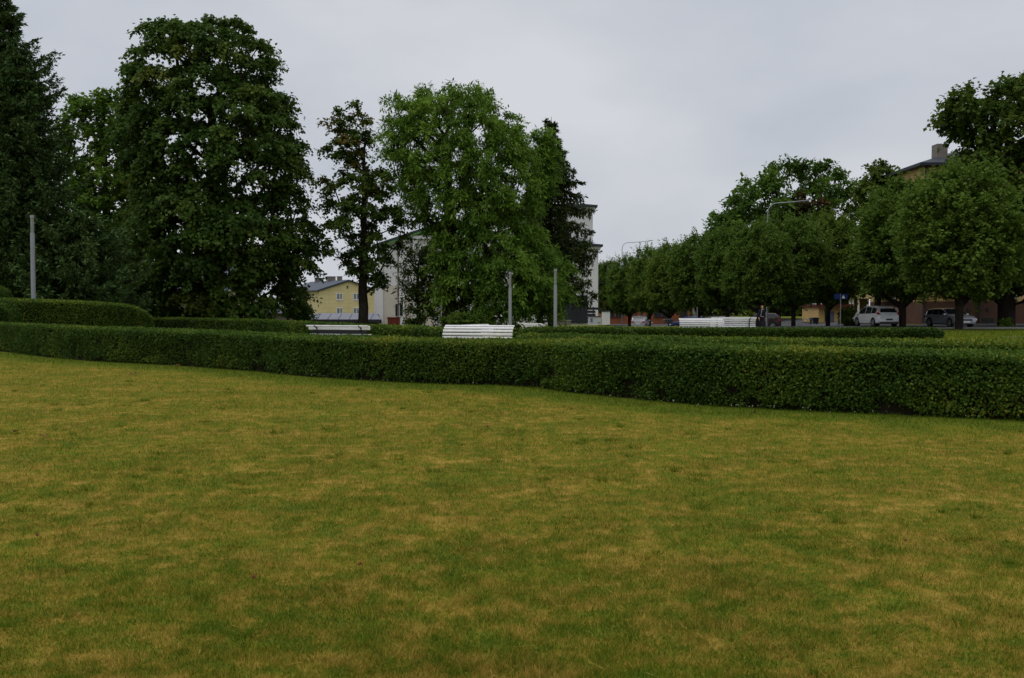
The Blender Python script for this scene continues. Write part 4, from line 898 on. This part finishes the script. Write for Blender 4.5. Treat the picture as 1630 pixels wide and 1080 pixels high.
# low ochre garage with red-brown fascia and a columned porch left of it
Yg = 106.0; gr = empty('low_garage', (XA(1325, Yg), Yg, 0), 0, 'low ochre garage with red-brown fascia and blue-grey door behind the blue sign', 'garage')
def gx_(px): return (px - 1325) * Yg / F
MB().box(gx_(1303), gx_(1352), 0, 6, -.1, ZA(489, Yg)).build('wall', M_OCHRE, gr)
MB().box(gx_(1300), gx_(1356), -.5, 6.3, ZA(489, Yg) + .002, ZA(484.5, Yg)).build('fascia', M_REDROOF, gr)
MB().box(gx_(1321), gx_(1327.5), -.06, -.003, 0, ZA(496, Yg)).build('door', M_BLUEDOOR, gr)
MB().box(gx_(1313), gx_(1319), -.06, -.003, 0, ZA(494, Yg)).build('door', M_DARKROOF, gr)
Yq = 112.0; po = empty('columned_porch', (XA(1365, Yq), Yq, 0), 0, 'yellow flat porch on white columns left above the white people carrier', 'porch')
def qx(px): return (px - 1365) * Yq / F
MB().box(qx(1346), qx(1400), 0, 4, ZA(475.5, Yq), ZA(462, Yq)).build('canopy', M_YELLOW, po)
MB().box(qx(1342), qx(1404), -.25, 4.2, ZA(462, Yq) + .002, ZA(459, Yq)).build('roof_slab', M_DARKROOF, po)
for px_ in (1354.5, 1359, 1368, 1383, 1397): MB().tube([(qx(px_), .3, 0), (qx(px_), .3, ZA(475.5, Yq) - .002)], 0.13, 10).build('column', M_FRAME, po, 40)
MB().box(qx(1346), qx(1400), 3.9, 4.1, 0, ZA(475.5, Yq) - .003).build('back_wall', M_PLINTH, po)

# cream house behind the huge maple and small grey shed
Yc = 92.0; xc = XA(320, Yc); gc = float(ground(xc, Yc)); ch_ = empty('cream_house', (xc, Yc, gc), 0, 'cream house glimpsed behind the trunk of the huge maple', 'house')
def hx(px): return (px - 320) * Yc / F
ez = ZA(464, Yc) - gc
MB().box(hx(235), hx(371), 0, 9, -.2, ez).build('wall', M_CREAM, ch_)
MB().prism([(-.6, ez), (9.6, ez), (4.5, ez + 3.4)], hx(231), hx(377), 'x').build('roof', M_SLATE, ch_)
for px_ in (255, 285, 312): window(ch_, hx(px_), -.01, ZA(496, Yc) - gc, 1.0, 1.4, None)
window(ch_, hx(360), -.01, ZA(500, Yc) - gc, .55, 1.7, None, 0); window(ch_, hx(366), -.01, ZA(498, Yc) - gc, .3, 1.2, None, 0)
MB().tube([(hx(355), -.1, 0), (hx(355), -.1, ez)], .06, 6).build('downpipe', M_FRAME, ch_)
Yk = 96; xs_ = XA(425, Yk); gs = float(ground(xs_, Yk)); o = empty('grey_shed', (xs_, Yk, gs), 0, 'small grey shed with white window frame under the right side of the huge maple', 'shed')
MB().box(-2.6, 3.2, 0, 4, -.1, ZA(499, Yk) - gs).build('wall', M_CHIM, o); MB().prism([(-.3, ZA(499, Yk) - gs), (4.3, ZA(499, Yk) - gs), (2, ZA(492, Yk) - gs)], -2.9, 3.5, 'x').build('roof', M_SLATE, o)
window(o, -.7, -.01, ZA(512, Yk) - gs, .9, 1.0, None, 0)

# ------------------------------------------------------------------ benches
def make_bench(front_view=False):
    root = empty('park_bench', (0, 0, 0)); Lb = 2.0
    # slats follow one curve: seat, then up the back, bowed towards -y (the bench's back side); z up
    prof = [(0.44, 0.405, 12, .05), (0.33, 0.40, 2, .05), (0.22, 0.395, 0, .05), (0.11, 0.40, 6, .05), (0.04, 0.455, 55, .031), (-0.01, 0.535, 72, .031), (-0.035, 0.62, 86, .031), (-0.03, 0.705, 98, .031), (0.01, 0.79, 114, .031), (0.085, 0.86, 136, .031), (0.175, 0.91, 160, .031)]
    if front_view: prof = [(y, z, a, h) for k, (y, z, a, h) in enumerate(prof) if k not in (6, 8)]; prof[-2] = (0.05, 0.865, 95, .052); prof[-3] = (-0.03, 0.69, 98, .018)
    for y, z, a, h in prof:
        M = Matrix.Translation((0, y, z)) @ Matrix.Rotation(-math.radians(a), 4, 'X'); t = 0.018
        me = MB().prism([(-h, -t * .4), (-h + .014, -t), (h - .014, -t), (h, -t * .4), (h, t * .4), (h - .014, t), (-h + .014, t), (-h, t * .4)], -Lb / 2, Lb / 2, 'x', M).mesh('slat')
        link_mesh('slat', me, M_WHITE, root)
    for s in (-1, 1):
        xx = s * (Lb / 2 - 0.28); pts = [(xx, y + (0.04 if a > 30 else 0), z - (0.04 if a < 30 else 0)) for y, z, a, h in prof]
        MB().tube(pts, 0.022, 6).build('side_frame', M_BLACK, root)
        MB().tube([(xx, 0.38, 0.37), (xx, 0.42, 0.2), (xx, 0.44, -0.02)], 0.026, 6).build('leg', M_BLACK, root)
        MB().tube([(xx, 0.06, 0.40), (xx, -0.06, 0.2), (xx, -0.12, -0.02)], 0.026, 6).build('leg', M_BLACK, root)
    MB().tube([(-Lb / 2 + .28, 0.15, 0.22), (Lb / 2 - .28, 0.15, 0.22)], 0.014, 5).build('stretcher', M_BLACK, root)
    if front_view: MB().box(-Lb / 2 + .12, Lb / 2 - .12, 0.03, 0.045, 0.715, 0.812).build('gap_shade_plate', M_BLACK, root)  # black sheet added to stand for the shaded gap under the top slat
    return root
bench0 = make_bench(); BZ = 0.93
def put_bench(px, pytop, Y, rz, label, first=[True], s=1.0, own=None):
    if own: o = own
    else: o = bench0 if first[0] else copy_tree(bench0); first[0] = False
    zt = ZA(pytop, Y); o.location = (XA(px, Y), Y, 0); k = zt / BZ; o.scale = (s, s, k); o.rotation_euler = (0, 0, rz)
    tag(o, label, 'bench', 'white slatted park benches')
put_bench(760, 518.2, 28.5, math.radians(-17), 'white bench seen from behind, nearest the middle of the front hedge', s=1.04)
put_bench(541, 518.0, 29.0, math.radians(160), 'white bench with dark gap under its top slat, before the slim maple', own=make_bench(True))
put_bench(763, 517.0, 37.5, math.radians(62), 'white bench mostly hidden behind the nearest middle bench')
put_bench(850, 514.8, 40.0, math.radians(118), 'small-looking white bench end between the two grey poles')
put_bench(1117, 507.2, 48.8, math.radians(2), 'left one of two white benches behind the far hedge', s=1.08)
put_bench(1167, 505.4, 49.8, math.radians(181), 'right one of two white benches, with dark brackets, beside the walking person', s=1.12)

# ------------------------------------------------------------------ poles, lamps, signs, small things
def park_pole(px, top, Y, label, r=0.085):
    x = XA(px, Y); g = float(ground(x, Y)); h = ZA(top, Y) - g; o = empty('pole_lamp', (x, Y, g), 0, label, 'lamp', 'plain grey park lamp poles')
    MB().tube([(0, 0, -0.1), (0, 0, h * 0.5), (0, 0, h - 0.82)], [r * 1.08, r * 1.04, r], 14).build('shaft', M_STEEL, o, 40)
    MB().tube([(0, 0, h - 0.819), (0, 0, h - 0.12)], r * 0.80, 14).build('lens', M_LENS, o, 40)
    MB().tube([(0, 0, h - 0.119), (0, 0, h)], r * 0.98, 14).build('cap', M_STEEL, o, 40)
    MB().tube([(0, 0, 0), (0, 0, 0.06)], r * 1.9, 14).build('base_flange', M_STEEL, o)
park_pole(53.5, 343, 47, 'thick grey lamp pole at left in front of the dark firs', 0.10)
park_pole(812, 433, 52, 'left one of two grey lamp poles before the bright ash', 0.082)
park_pole(884, 428.5, 50, 'right one of two grey lamp poles, before the spruce', 0.085)
def street_lamp(px, top, Y, arm, label):
    x = XA(px, Y); g_ = float(ground(x, Y)); h = ZA(top, Y) - g_; o = empty('street_lamp', (x, Y, g_), 0, label, 'street lamp', 'curved-arm street lamps')
    MB().tube([(0, 0, -.1), (0, 0, 1.2), (0, 0, 1.22), (0, 0, h - 1.0)], [.09, .09, .06, .045], 10).build('post', M_STEEL, o, 40)
    pts = [(0, 0, h - 1.0)]
    for k in range(1, 9):
        t = math.pi / 2 * k / 8; pts.append((0.75 * (1 - math.cos(t)), 0, h - 1.0 + 0.85 * math.sin(t)))
    pts += [(arm * .6, 0, h - .03), (arm * .8, 0, h + .06)]
    MB().tube(pts, 0.04, 8).build('arm', M_STEEL, o, 50)
    a = arm
    MB().prism([(a * .78, h + .02), (a * .84, h + .14), (a, h + .22), (a * 1.0, h + .16), (a * .86, h + .04)], -.13, .13).build('lamp_head', M_STEEL, o)
street_lamp(990, 385, 140, 4.3, 'far street lamp with curved arm right of the white tower block')
street_lamp(1221, 321, 86, 3.85, 'near street lamp with long curved arm above the lime row')

o = empty('street_sign', (XA(1338, 80), 80, 0), 0, 'blue street sign with white triangle on a thin pole, left of the white people carrier', 'sign')
MB().tube([(0, 0, -.1), (0, 0, ZA(468, 80))], .035, 8).build('pole', M_STEEL, o, 40)
zz0, zz1 = ZA(476.5, 80), ZA(468, 80)
p = MB().box(-.02, .55, -.06, -.04, zz0, zz1 - .02).build('plate', M_BLUESIGN, o)
MB().add([(.06, -.064, zz0 + .06), (.34, -.064, zz0 + .06), (.2, -.064, zz1 - .1)], [(0, 1, 2)]).build('white_triangle', M_FRAME, p)
Mx = Matrix.Rotation(math.radians(-50), 4, 'Z'); MB().box(-.52, -.03, -.06, -.04, zz0, zz1, Mx).build('side_plate', M_BLUESIGN, o)
o = empty('round_sign', (XA(1104, 95), 95, 0), math.radians(62), 'round white traffic sign seen nearly edge-on left of the white benches', 'sign')
zc = ZA(497, 95); MB().tube([(0, .04, -.1), (0, .04, zc + .3)], .03, 6).build('pole', M_STEEL, o)
ring = [(0.36 * math.cos(t), zc + .42 * math.sin(t)) for t in np.arange(20) * 2 * math.pi / 20]; MB().prism(ring, -.012, 0).build('rim', M_RED, o)
ring = [(0.29 * math.cos(t), zc + .34 * math.sin(t)) for t in np.arange(20) * 2 * math.pi / 20]; MB().prism(ring, -.018, -.0125).build('face', M_FRAME, o)
o = empty('thin_post', (XA(1110, 96), 96, 0), 0, 'thin grey post right beside the round traffic sign', 'post'); MB().tube([(0, 0, -.1), (0, 0, ZA(490, 96))], [.06, .05], 8).build('shaft', M_STEEL, o); MB().tube([(0, 0, ZA(490, 96) + .001), (0, 0, ZA(489, 96))], .06, 8).build('cap', M_STEEL, o)
o = empty('bollard', (XA(1038, 100), 100, 0), 0, 'short white post right of the silver hatchback', 'bollard'); MB().tube([(0, 0, -.05), (0, 0, ZA(514, 100))], .05, 8).build('shaft', M_FRAME, o); MB().tube([(0, 0, ZA(514, 100) + .001), (0, 0, ZA(513, 100))], [.05, .03], 8).build('cap', M_FRAME, o)
def bin_(px, Y, top, wd, label):
    o = empty('litter_bin', (XA(px, Y), Y, 0), 0, label, 'bin', 'grey bins by the street'); h = ZA(top, Y)
    MB().add([(-wd * .42, -wd * .4, .08), (wd * .42, -wd * .4, .08), (wd * .42, wd * .4, .08), (-wd * .42, wd * .4, .08), (-wd / 2, -wd / 2, h), (wd / 2, -wd / 2, h), (wd / 2, wd / 2, h), (-wd / 2, wd / 2, h)],
             [(3, 2, 1, 0), (4, 5, 6, 7), (0, 1, 5, 4), (1, 2, 6, 5), (2, 3, 7, 6), (3, 0, 4, 7)]).build('body', M_BIN, o)
    MB().prism([(-wd * .55, h + .002), (wd * .55, h + .002), (wd * .55, h + .06), (wd * .3, h + .13), (-wd * .5, h + .10)], -wd * .55, wd * .55).build('lid', M_BIN, o)
    for s in (-1, 1): MB().tube([(s * wd * .42, wd * .42, .09), (s * wd * .42 + .06, wd * .42, .09)], .09, 8).build('wheel', M_TYRE, o)
bin_(1064, 92, 510, 0.75, 'grey wheeled bin between the brick building and the blue car')
bin_(1296, 88, 508, 0.65, 'grey wheeled bin right of the white bicycle hoops')
o = empty('cycle_rack', (XA(1283, 84), 84, 0), 0, 'white tubular cycle hoops left of the grey bin', 'cycle rack')
for k in range(3):
    c = -.45 + k * .4; pts = [(c - .22, 0, 0)] + [(c + .22 * -math.cos(t), 0, .35 + .2 * math.sin(t)) for t in np.linspace(0, math.pi, 7)] + [(c + .22, 0, 0)]
    MB().tube(pts, .028, 6).build('hoop', M_FRAME, o)
MB().tube([(-.7, 0.0, .03), (.6, 0.0, .03)], .025, 6).build('rail', M_FRAME, o)
o = empty('rubbish_skip', (XA(627, 96), 96, float(ground(XA(627, 96), 96))), 0, 'red steel skip at the foot of the white hall wall', 'skip'); zg = ZA(506.5, 96) - float(ground(XA(627, 96), 96))
MB().prism([(-.48, 0.0), (.48, 0.0), (.56, zg), (-.56, zg)], -.5, .5).build('hull', M_SKIPRED, o); MB().box(-.6, .6, -.55, .55, zg + .002, zg + .08).build('rim', M_SKIPRED, o)
for s in (-1, 1): MB().box(s * .3 - .04, s * .3 + .04, -.56, -.502, 0, zg - .05).build('rib', M_SKIPRED, o)

# ------------------------------------------------------------------ cars
def make_car(name, label, px, Y, rz, Lc, Wc, prof, paint, side_win, screen, rear, wheels, wr=0.32, tail=None, plates=True, head=True):
    """prof: (x, floor z, belt z, roof z) from tail to nose; car points to local +x"""
    root = empty(name, (XA(px, Y), Y, float(ground(XA(px, Y), Y)) + 0.02), rz, label, 'car', 'parked cars'); hw = Wc / 2
    pr = np.array(prof, float)
    fz = lambda x: np.interp(x, pr[:, 0], pr[:, 1]); fb = lambda x: np.interp(x, pr[:, 0], pr[:, 2]); ft = lambda x: np.interp(x, pr[:, 0], pr[:, 3])
    def wmul(x):
        e = max(0, abs(x) - Lc / 2 + 0.5) / 0.5; return 1 - 0.16 * e ** 2.2
    XS = sorted(set(list(pr[:, 0]) + list(np.linspace(-Lc / 2, Lc / 2, 19))))
    def yroof(x, frac):  # half width between belt (0) and roof edge (1)
        top = ft(x) - fb(x); return hw * wmul(x) * (0.97 - 0.17 * frac * min(1, top / 0.5))
    V = []; nsec = 0
    for x in XS:
        m = hw * wmul(x); zb, ze_, zt = fz(x), fb(x), max(ft(x), fb(x) + 0.01); up = zt - ze_; er = min(.07, up * .45)
        half = [(0, zb), (m * .86, zb), (m * .97, zb + .07), (m, zb + (ze_ - zb) * .35), (m * .995, zb + (ze_ - zb) * .66), (m * .97, ze_), (yroof(x, 1), zt - er), (yroof(x, 1) - .10, zt - er * .2), (yroof(x, 1) * .5, zt + min(.012, up * .1))]
        sec = half + [(0, zt + min(.02, up * .2))] + [(-y, z) for y, z in half[:0:-1]]
        nsec = len(sec); V += [(x, y, z) for y, z in sec]
    mb = MB(); fs = []
    for i in range(len(XS) - 1):
        for k in range(nsec):
            k2 = (k + 1) % nsec; fs.append((i * nsec + k, i * nsec + k2, (i + 1) * nsec + k2, (i + 1) * nsec + k))
    fs += [tuple(range(nsec)), tuple(range((len(XS) - 1) * nsec, len(XS) * nsec))]
    mb.add(V, fs); mb.build('body', paint, root, 38)
    # glass follows the body skin a few mm outside it
    for s in (-1, 1):
        for x0, x1 in side_win:
            xs2 = np.linspace(x0, x1, 9); vs = []
            for x in xs2:
                b0 = fb(x) + .035; t0 = max(b0 + .004, ft(x) - .10); h = max(ft(x) - .07 - fb(x), .05)
                for z in (b0, t0):
                    fr = np.clip((z - fb(x)) / h, 0, 1); vs.append((x, s * (yroof(x, fr) + .008), z))
            MB().add(vs, [(2 * i, 2 * i + 2, 2 * i + 3, 2 * i + 1) for i in range(8)]).build('side_window', M_CARGLASS, root)
        MB().prism([(screen[0] - .28, fb(screen[0]) + .02), (screen[0] - .10, fb(screen[0]) + .02), (screen[0] - .12, fb(screen[0]) + .14), (screen[0] - .26, fb(screen[0]) + .15)], s * (hw + .14), s * (hw - .02)).build('mirror', paint, root)
    for nm, (xa_, xb_) in (('windscreen', screen), ('rear_window', rear)):
        vs = []; xs2 = np.linspace(xa_, xb_, 6)
        for x in xs2:
            nx = 0.012 if nm == 'windscreen' else -0.012; yy = yroof(x, 1) - .09
            for y in (-yy, -yy * .5, 0, yy * .5, yy): vs.append((x + nx, y, ft(x) + .024 - .012 * abs(y / max(yy, .01))))
        MB().add(vs, [(5 * i + k, 5 * i + k + 1, 5 * i + k + 6, 5 * i + k + 5) for i in range(5) for k in range(4)]).build(nm, M_CARGLASS, root)
    for wx in wheels:
        for s in (-1, 1):
            yc = s * (hw - .10)
            MB().tube([(wx, yc, wr + .03), (wx, s * (hw + .004), wr + .03)], wr + .055, 20).build('wheel_arch', M_TYRE, root)
            wl = MB().tube([(wx, s * (hw - .17), wr), (wx, s * (hw + .012), wr), (wx, s * (hw + .022), wr)], [wr, wr, wr * .93], 20).build('wheel', M_TYRE, root, 40)
            rim = MB().tube([(wx, s * (hw + .015), wr), (wx, s * (hw + .030), wr)], [wr * .68, wr * .66], 20)
            rim.build('rim', M_RIM, wl)
            sp = MB()
            for k in range(5):
                a = 2 * math.pi * (k + .5) / 5; ca, sa = math.cos(a), math.sin(a); r0, r1 = wr * .22, wr * .60
                sp.add([(wx + ca * r0 - sa * .03, s * (hw + .034), wr + sa * r0 + ca * .03), (wx + ca * r1 - sa * .065, s * (hw + .034), wr + sa * r1 + ca * .065), (wx + ca * r1 + sa * .065, s * (hw + .034), wr + sa * r1 - ca * .065), (wx + ca * r0 + sa * .03, s * (hw + .034), wr + sa * r0 - ca * .03)], [(0, 1, 2, 3)])
            sp.build('rim_gap', M_TYRE, wl)
    xr, xf = -Lc / 2, Lc / 2
    for s in (-1, 1):
        if tail == 'tall':
            MB().prism([(xr + .02, .98), (xr + .36, 1.0), (xr + .30, 1.12), (xr + .20, 1.13)], s * hw * .70, s * (hw * .985)).build('tail_light', M_TAIL, root)
            MB().prism([(xr + .15, 1.13), (xr + .30, 1.13), (xr + .42, 1.48), (xr + .32, 1.48)], s * hw * .68, s * (hw * .90)).build('tail_lamp_upright', M_TAILW, root)
        else:
            zt_ = fb(xr + .1) - .02; MB().prism([(xr + .005, zt_ - .17), (xr + .40, zt_ - .13), (xr + .36, zt_ + .02), (xr + .04, zt_ + .0)], s * hw * .52, s * (hw * .975)).build('tail_light', M_TAIL, root)
        if head:
            zh = fb(xf - .2) - .10; MB().prism([(xf - .34, zh - .06), (xf - .02, zh - .09), (xf - .05, zh + .05), (xf - .34, zh + .08)], s * hw * .45, s * hw * .95).build('headlight', M_HEAD, root)
        MB().box(-.1, .1, s * (hw + .012) - .01, s * (hw + .012) + .01, .78, .81).build('door_handle', paint, root)
    if plates:
        MB().box(xr - .022, xr + .03, -.26, .26, .52, .64).build('licence_plate', M_FRAME if name != 'people_carrier' else M_BLACK, root)
        MB().box(xf - .03, xf + .022, -.26, .26, .36, .48).build('licence_plate', M_FRAME, root)
    MB().box(xf - .04, xf + .012, -hw * .5, hw * .5, .50, .62).build('grille', M_BLACK, root)
    MB().box(xr - .012, xr + .12, -hw * .80, hw * .80, .22, .40).build('rear_bumper', M_BLACK if name == 'people_carrier' else paint, root)
    return root
mpv = [(-2.2, .34, .72, .74), (-2.14, .30, .92, 1.02), (-2.0, .27, 1.0, 1.22), (-1.80, .25, 1.02, 1.45), (-1.4, .22, 1.01, 1.585), (-.3, .20, .98, 1.645), (.35, .20, .96, 1.60), (.85, .20, .95, 1.38), (1.40, .22, .93, 1.02), (1.75, .24, .86, .93), (2.05, .26, .72, .80), (2.18, .30, .56, .62), (2.2, .34, .48, .52)]
make_car('people_carrier', 'white people carrier parked at right, rear partly behind a lime trunk', 1394, 79.5, math.radians(97), 4.4, 1.82, mpv, M_CARWHITE, [(-1.72, -1.0), (-.93, -.05), (.02, 1.12)], (1.34, .50), (-2.08, -1.84), (-1.35, 1.36), 0.33, 'tall')
est = [(-2.28, .32, .62, .64), (-2.22, .27, .86, .92), (-2.0, .24, .92, 1.18), (-1.80, .22, .93, 1.36), (-1.3, .20, .93, 1.43), (-.2, .19, .92, 1.445), (.30, .19, .91, 1.38), (1.02, .19, .90, .97), (1.6, .20, .85, .90), (2.0, .22, .76, .82), (2.2, .25, .66, .71), (2.28, .30, .52, .56)]
make_car('estate_car', 'dark grey estate car facing right behind the nearest lime trunk', 1512, 77.5, math.radians(-82), 4.55, 1.76, est, M_CARGREY, [(-1.78, -1.12), (-1.06, -.25), (-.18, .78)], (.98, .34), (-2.14, -1.84), (-1.36, 1.40), 0.33)
hat = [(-2.0, .34, .70, .72), (-1.95, .30, .90, 1.0), (-1.8, .26, .95, 1.30), (-1.55, .22, .96, 1.46), (-.3, .20, .94, 1.50), (.3, .20, .92, 1.44), (1.0, .20, .90, .98), (1.5, .21, .82, .88), (1.9, .25, .66, .70), (2.0, .32, .5, .54)]
make_car('hatchback', 'silver hatchback seen from behind between two far lime trunks', 1020, 119, math.radians(74), 4.1, 1.74, hat, M_CARSILVER, [(-1.5, -.8), (-.7, .1), (.15, .8)], (.96, .34), (-1.90, -1.60), (-1.2, 1.25), 0.31)
make_car('blue_car', 'dark blue car with its nose left, behind the left white bench', 1096, 112, math.radians(160), 4.1, 1.72, hat, M_CARBLUE, [(-1.5, -.8), (-.7, .1), (.15, .8)], (.96, .34), (-1.90, -1.60), (-1.2, 1.25), 0.31)
make_car('dark_suv', 'dark maroon car behind the walking person', 1209, 104, math.radians(168), 4.3, 1.78, [(a * 1.05, b + .06, c + .14, d * 1.0 + .18) for a, b, c, d in hat], M_CARDARK, [(-1.5, -.8), (-.7, .1), (.15, .8)], (.98, .36), (-1.95, -1.64), (-1.3, 1.3), 0.36)
make_car('pale_red_car', 'pale red car of which only the roof shows above the white benches', 1146, 116, math.radians(178), 4.0, 1.70, [(a, b, c - .08, d - .07) for a, b, c, d in hat], M_CARRED, [(-1.5, -.8), (-.7, .1), (.15, .8)], (.96, .34), (-1.90, -1.60), (-1.2, 1.25), 0.31)

# ------------------------------------------------------------------ walking person
def skin_mesh(name, verts, edges, radii, mat, parent, root=0, lv=1):
    me = bpy.data.meshes.new(name); me.from_pydata(verts, edges, []); me.update(); me.materials.append(mat)
    o = bpy.data.objects.new(name, me); col.objects.link(o); o.parent = parent
    md = o.modifiers.new('skin', 'SKIN'); md.use_smooth_shade = True
    for k, r in enumerate(radii):
        d = me.skin_vertices[0].data[k]; d.radius = r if hasattr(r, '__len__') else (r, r); d.use_root = (k == root)
    s = o.modifiers.new('sub', 'SUBSURF'); s.levels = lv; s.render_levels = lv
    return o
pY = 66.0; ph = 1.66; k_ = ph / 1.75
person = empty('person', (XA(1213, pY), pY, 0), math.radians(20), 'person in dark jacket and trousers with shoulder bag, walking behind the right white bench', 'person')
person.scale = (k_, k_, k_)
# faces -y turned a little; x is the person's left-right, y depth
J = {'pelvis': (0, 0, .95), 'chest': (0, .0, 1.28), 'neck': (0, -.02, 1.47), 'chin': (0, -.05, 1.53), 'head': (0, -.04, 1.64), 'crown': (0, -.02, 1.74), 'nose': (0, -.135, 1.62),
     'shL': (.18, 0, 1.40), 'elL': (.24, .06, 1.12), 'wrL': (.24, -.06, .88), 'shR': (-.18, 0, 1.40), 'elR': (-.26, .03, 1.12), 'wrR': (-.30, -.06, .90),
     'hpL': (.09, 0, .90), 'knL': (.10, -.16, .50), 'anL': (.10, -.10, .09), 'toL': (.11, -.30, .04), 'hpR': (-.09, 0, .90), 'knR': (-.10, .02, .49), 'anR': (-.10, .22, .12), 'toR': (-.11, .06, .04)}
RJ = {'pelvis': (.13, .10), 'chest': (.15, .10), 'neck': .055, 'chin': .06, 'head': (.078, .095), 'crown': .05, 'nose': .016, 'shL': .06, 'elL': .042, 'wrL': .028, 'shR': .06, 'elR': .042, 'wrR': .028,
      'hpL': .085, 'knL': .058, 'anL': .04, 'toL': .032, 'hpR': .085, 'knR': .058, 'anR': .04, 'toR': .032}
ED = [('pelvis', 'chest'), ('chest', 'neck'), ('neck', 'chin'), ('chin', 'head'), ('head', 'crown'), ('head', 'nose'), ('chest', 'shL'), ('shL', 'elL'), ('elL', 'wrL'), ('chest', 'shR'), ('shR', 'elR'), ('elR', 'wrR'), ('pelvis', 'hpL'), ('hpL', 'knL'), ('knL', 'anL'), ('anL', 'toL'), ('pelvis', 'hpR'), ('hpR', 'knR'), ('knR', 'anR'), ('anR', 'toR')]
for s in ('L', 'R'):
    wv = Vector(J['wr' + s]); sg = 1 if s == 'L' else -1
    J['pm' + s] = tuple(wv + Vector((0.0, -.03, -.07))); RJ['pm' + s] = (.034, .02); ED.append(('wr' + s, 'pm' + s))
    for q, (dy, ln) in enumerate(((-.030, .075), (-.010, .085), (.010, .08), (.028, .06))):
        a = 'f%d%s' % (q, s); b_ = a + 't'; base = wv + Vector((0, -.035 + dy, -.115)); J[a] = tuple(base); J[b_] = tuple(base + Vector((-sg * .02, -.015, -ln))); RJ[a] = .0095; RJ[b_] = .008; ED += [('pm' + s, a), (a, b_)]
    J['th' + s] = tuple(wv + Vector((-sg * .01, -.075, -.05))); J['tt' + s] = tuple(wv + Vector((-sg * .02, -.095, -.10))); RJ['th' + s] = .011; RJ['tt' + s] = .009; ED += [('wr' + s, 'th' + s), ('th' + s, 'tt' + s)]
def sub(names, edges, grow, nm, mat, lv=1):
    ix = {n: i for i, n in enumerate(names)}
    rr = []
    for n in names:
        r = RJ[n]; r = (r, r) if not hasattr(r, '__len__') else r; rr.append((r[0] + grow, r[1] + grow))
    return skin_mesh(nm, [J[n] for n in names], [(ix[a], ix[b]) for a, b in edges if a in ix and b in ix], rr, mat, person, 0, lv)
sub(list(J), ED, 0, 'body', M_SKIN)
sub(['chest', 'pelvis', 'shL', 'elL', 'wrL', 'shR', 'elR', 'wrR', 'neck'], ED, .028, 'jacket', M_JACKET)
sub(['pelvis', 'hpL', 'knL', 'anL', 'hpR', 'knR', 'anR'], ED, .022, 'trousers', M_JEANS)
for s in ('L', 'R'): sub(['an' + s, 'to' + s], ED, .018, 'shoe', M_BLACK)
J['hb'] = (0, .02, 1.66); RJ['hb'] = .088; J['ht'] = (0, -.02, 1.73); RJ['ht'] = .075
sub(['hb', 'ht'], [('hb', 'ht')], .004, 'hair', M_HAIR)
for sx in (-.03, .03): MB().tube([(sx, -.125, 1.645), (sx, -.132, 1.645)], .010, 6).build('eye', M_BLACK, person)
MB().box(-.022, .022, -.128, -.118, 1.572, 1.580).build('mouth', M_TAIL, person)
for s in (-1, 1): MB().prism([(-.02, 1.60), (.02, 1.61), (.03, 1.66), (-.01, 1.665)], s * .078, s * .098, 'x').build('ear', M_SKIN, person)
MB().tube([(-.10, -.14, 1.44), (-.15, -.16, 1.25), (-.20, -.12, 1.02)], .016, 6).build('bag_strap', M_STRAP, person)
MB().tube([(-.085, -.07, 1.475), (0, -.11, 1.462), (.085, -.07, 1.475)], .02, 6).build('collar', M_STRAP, person)
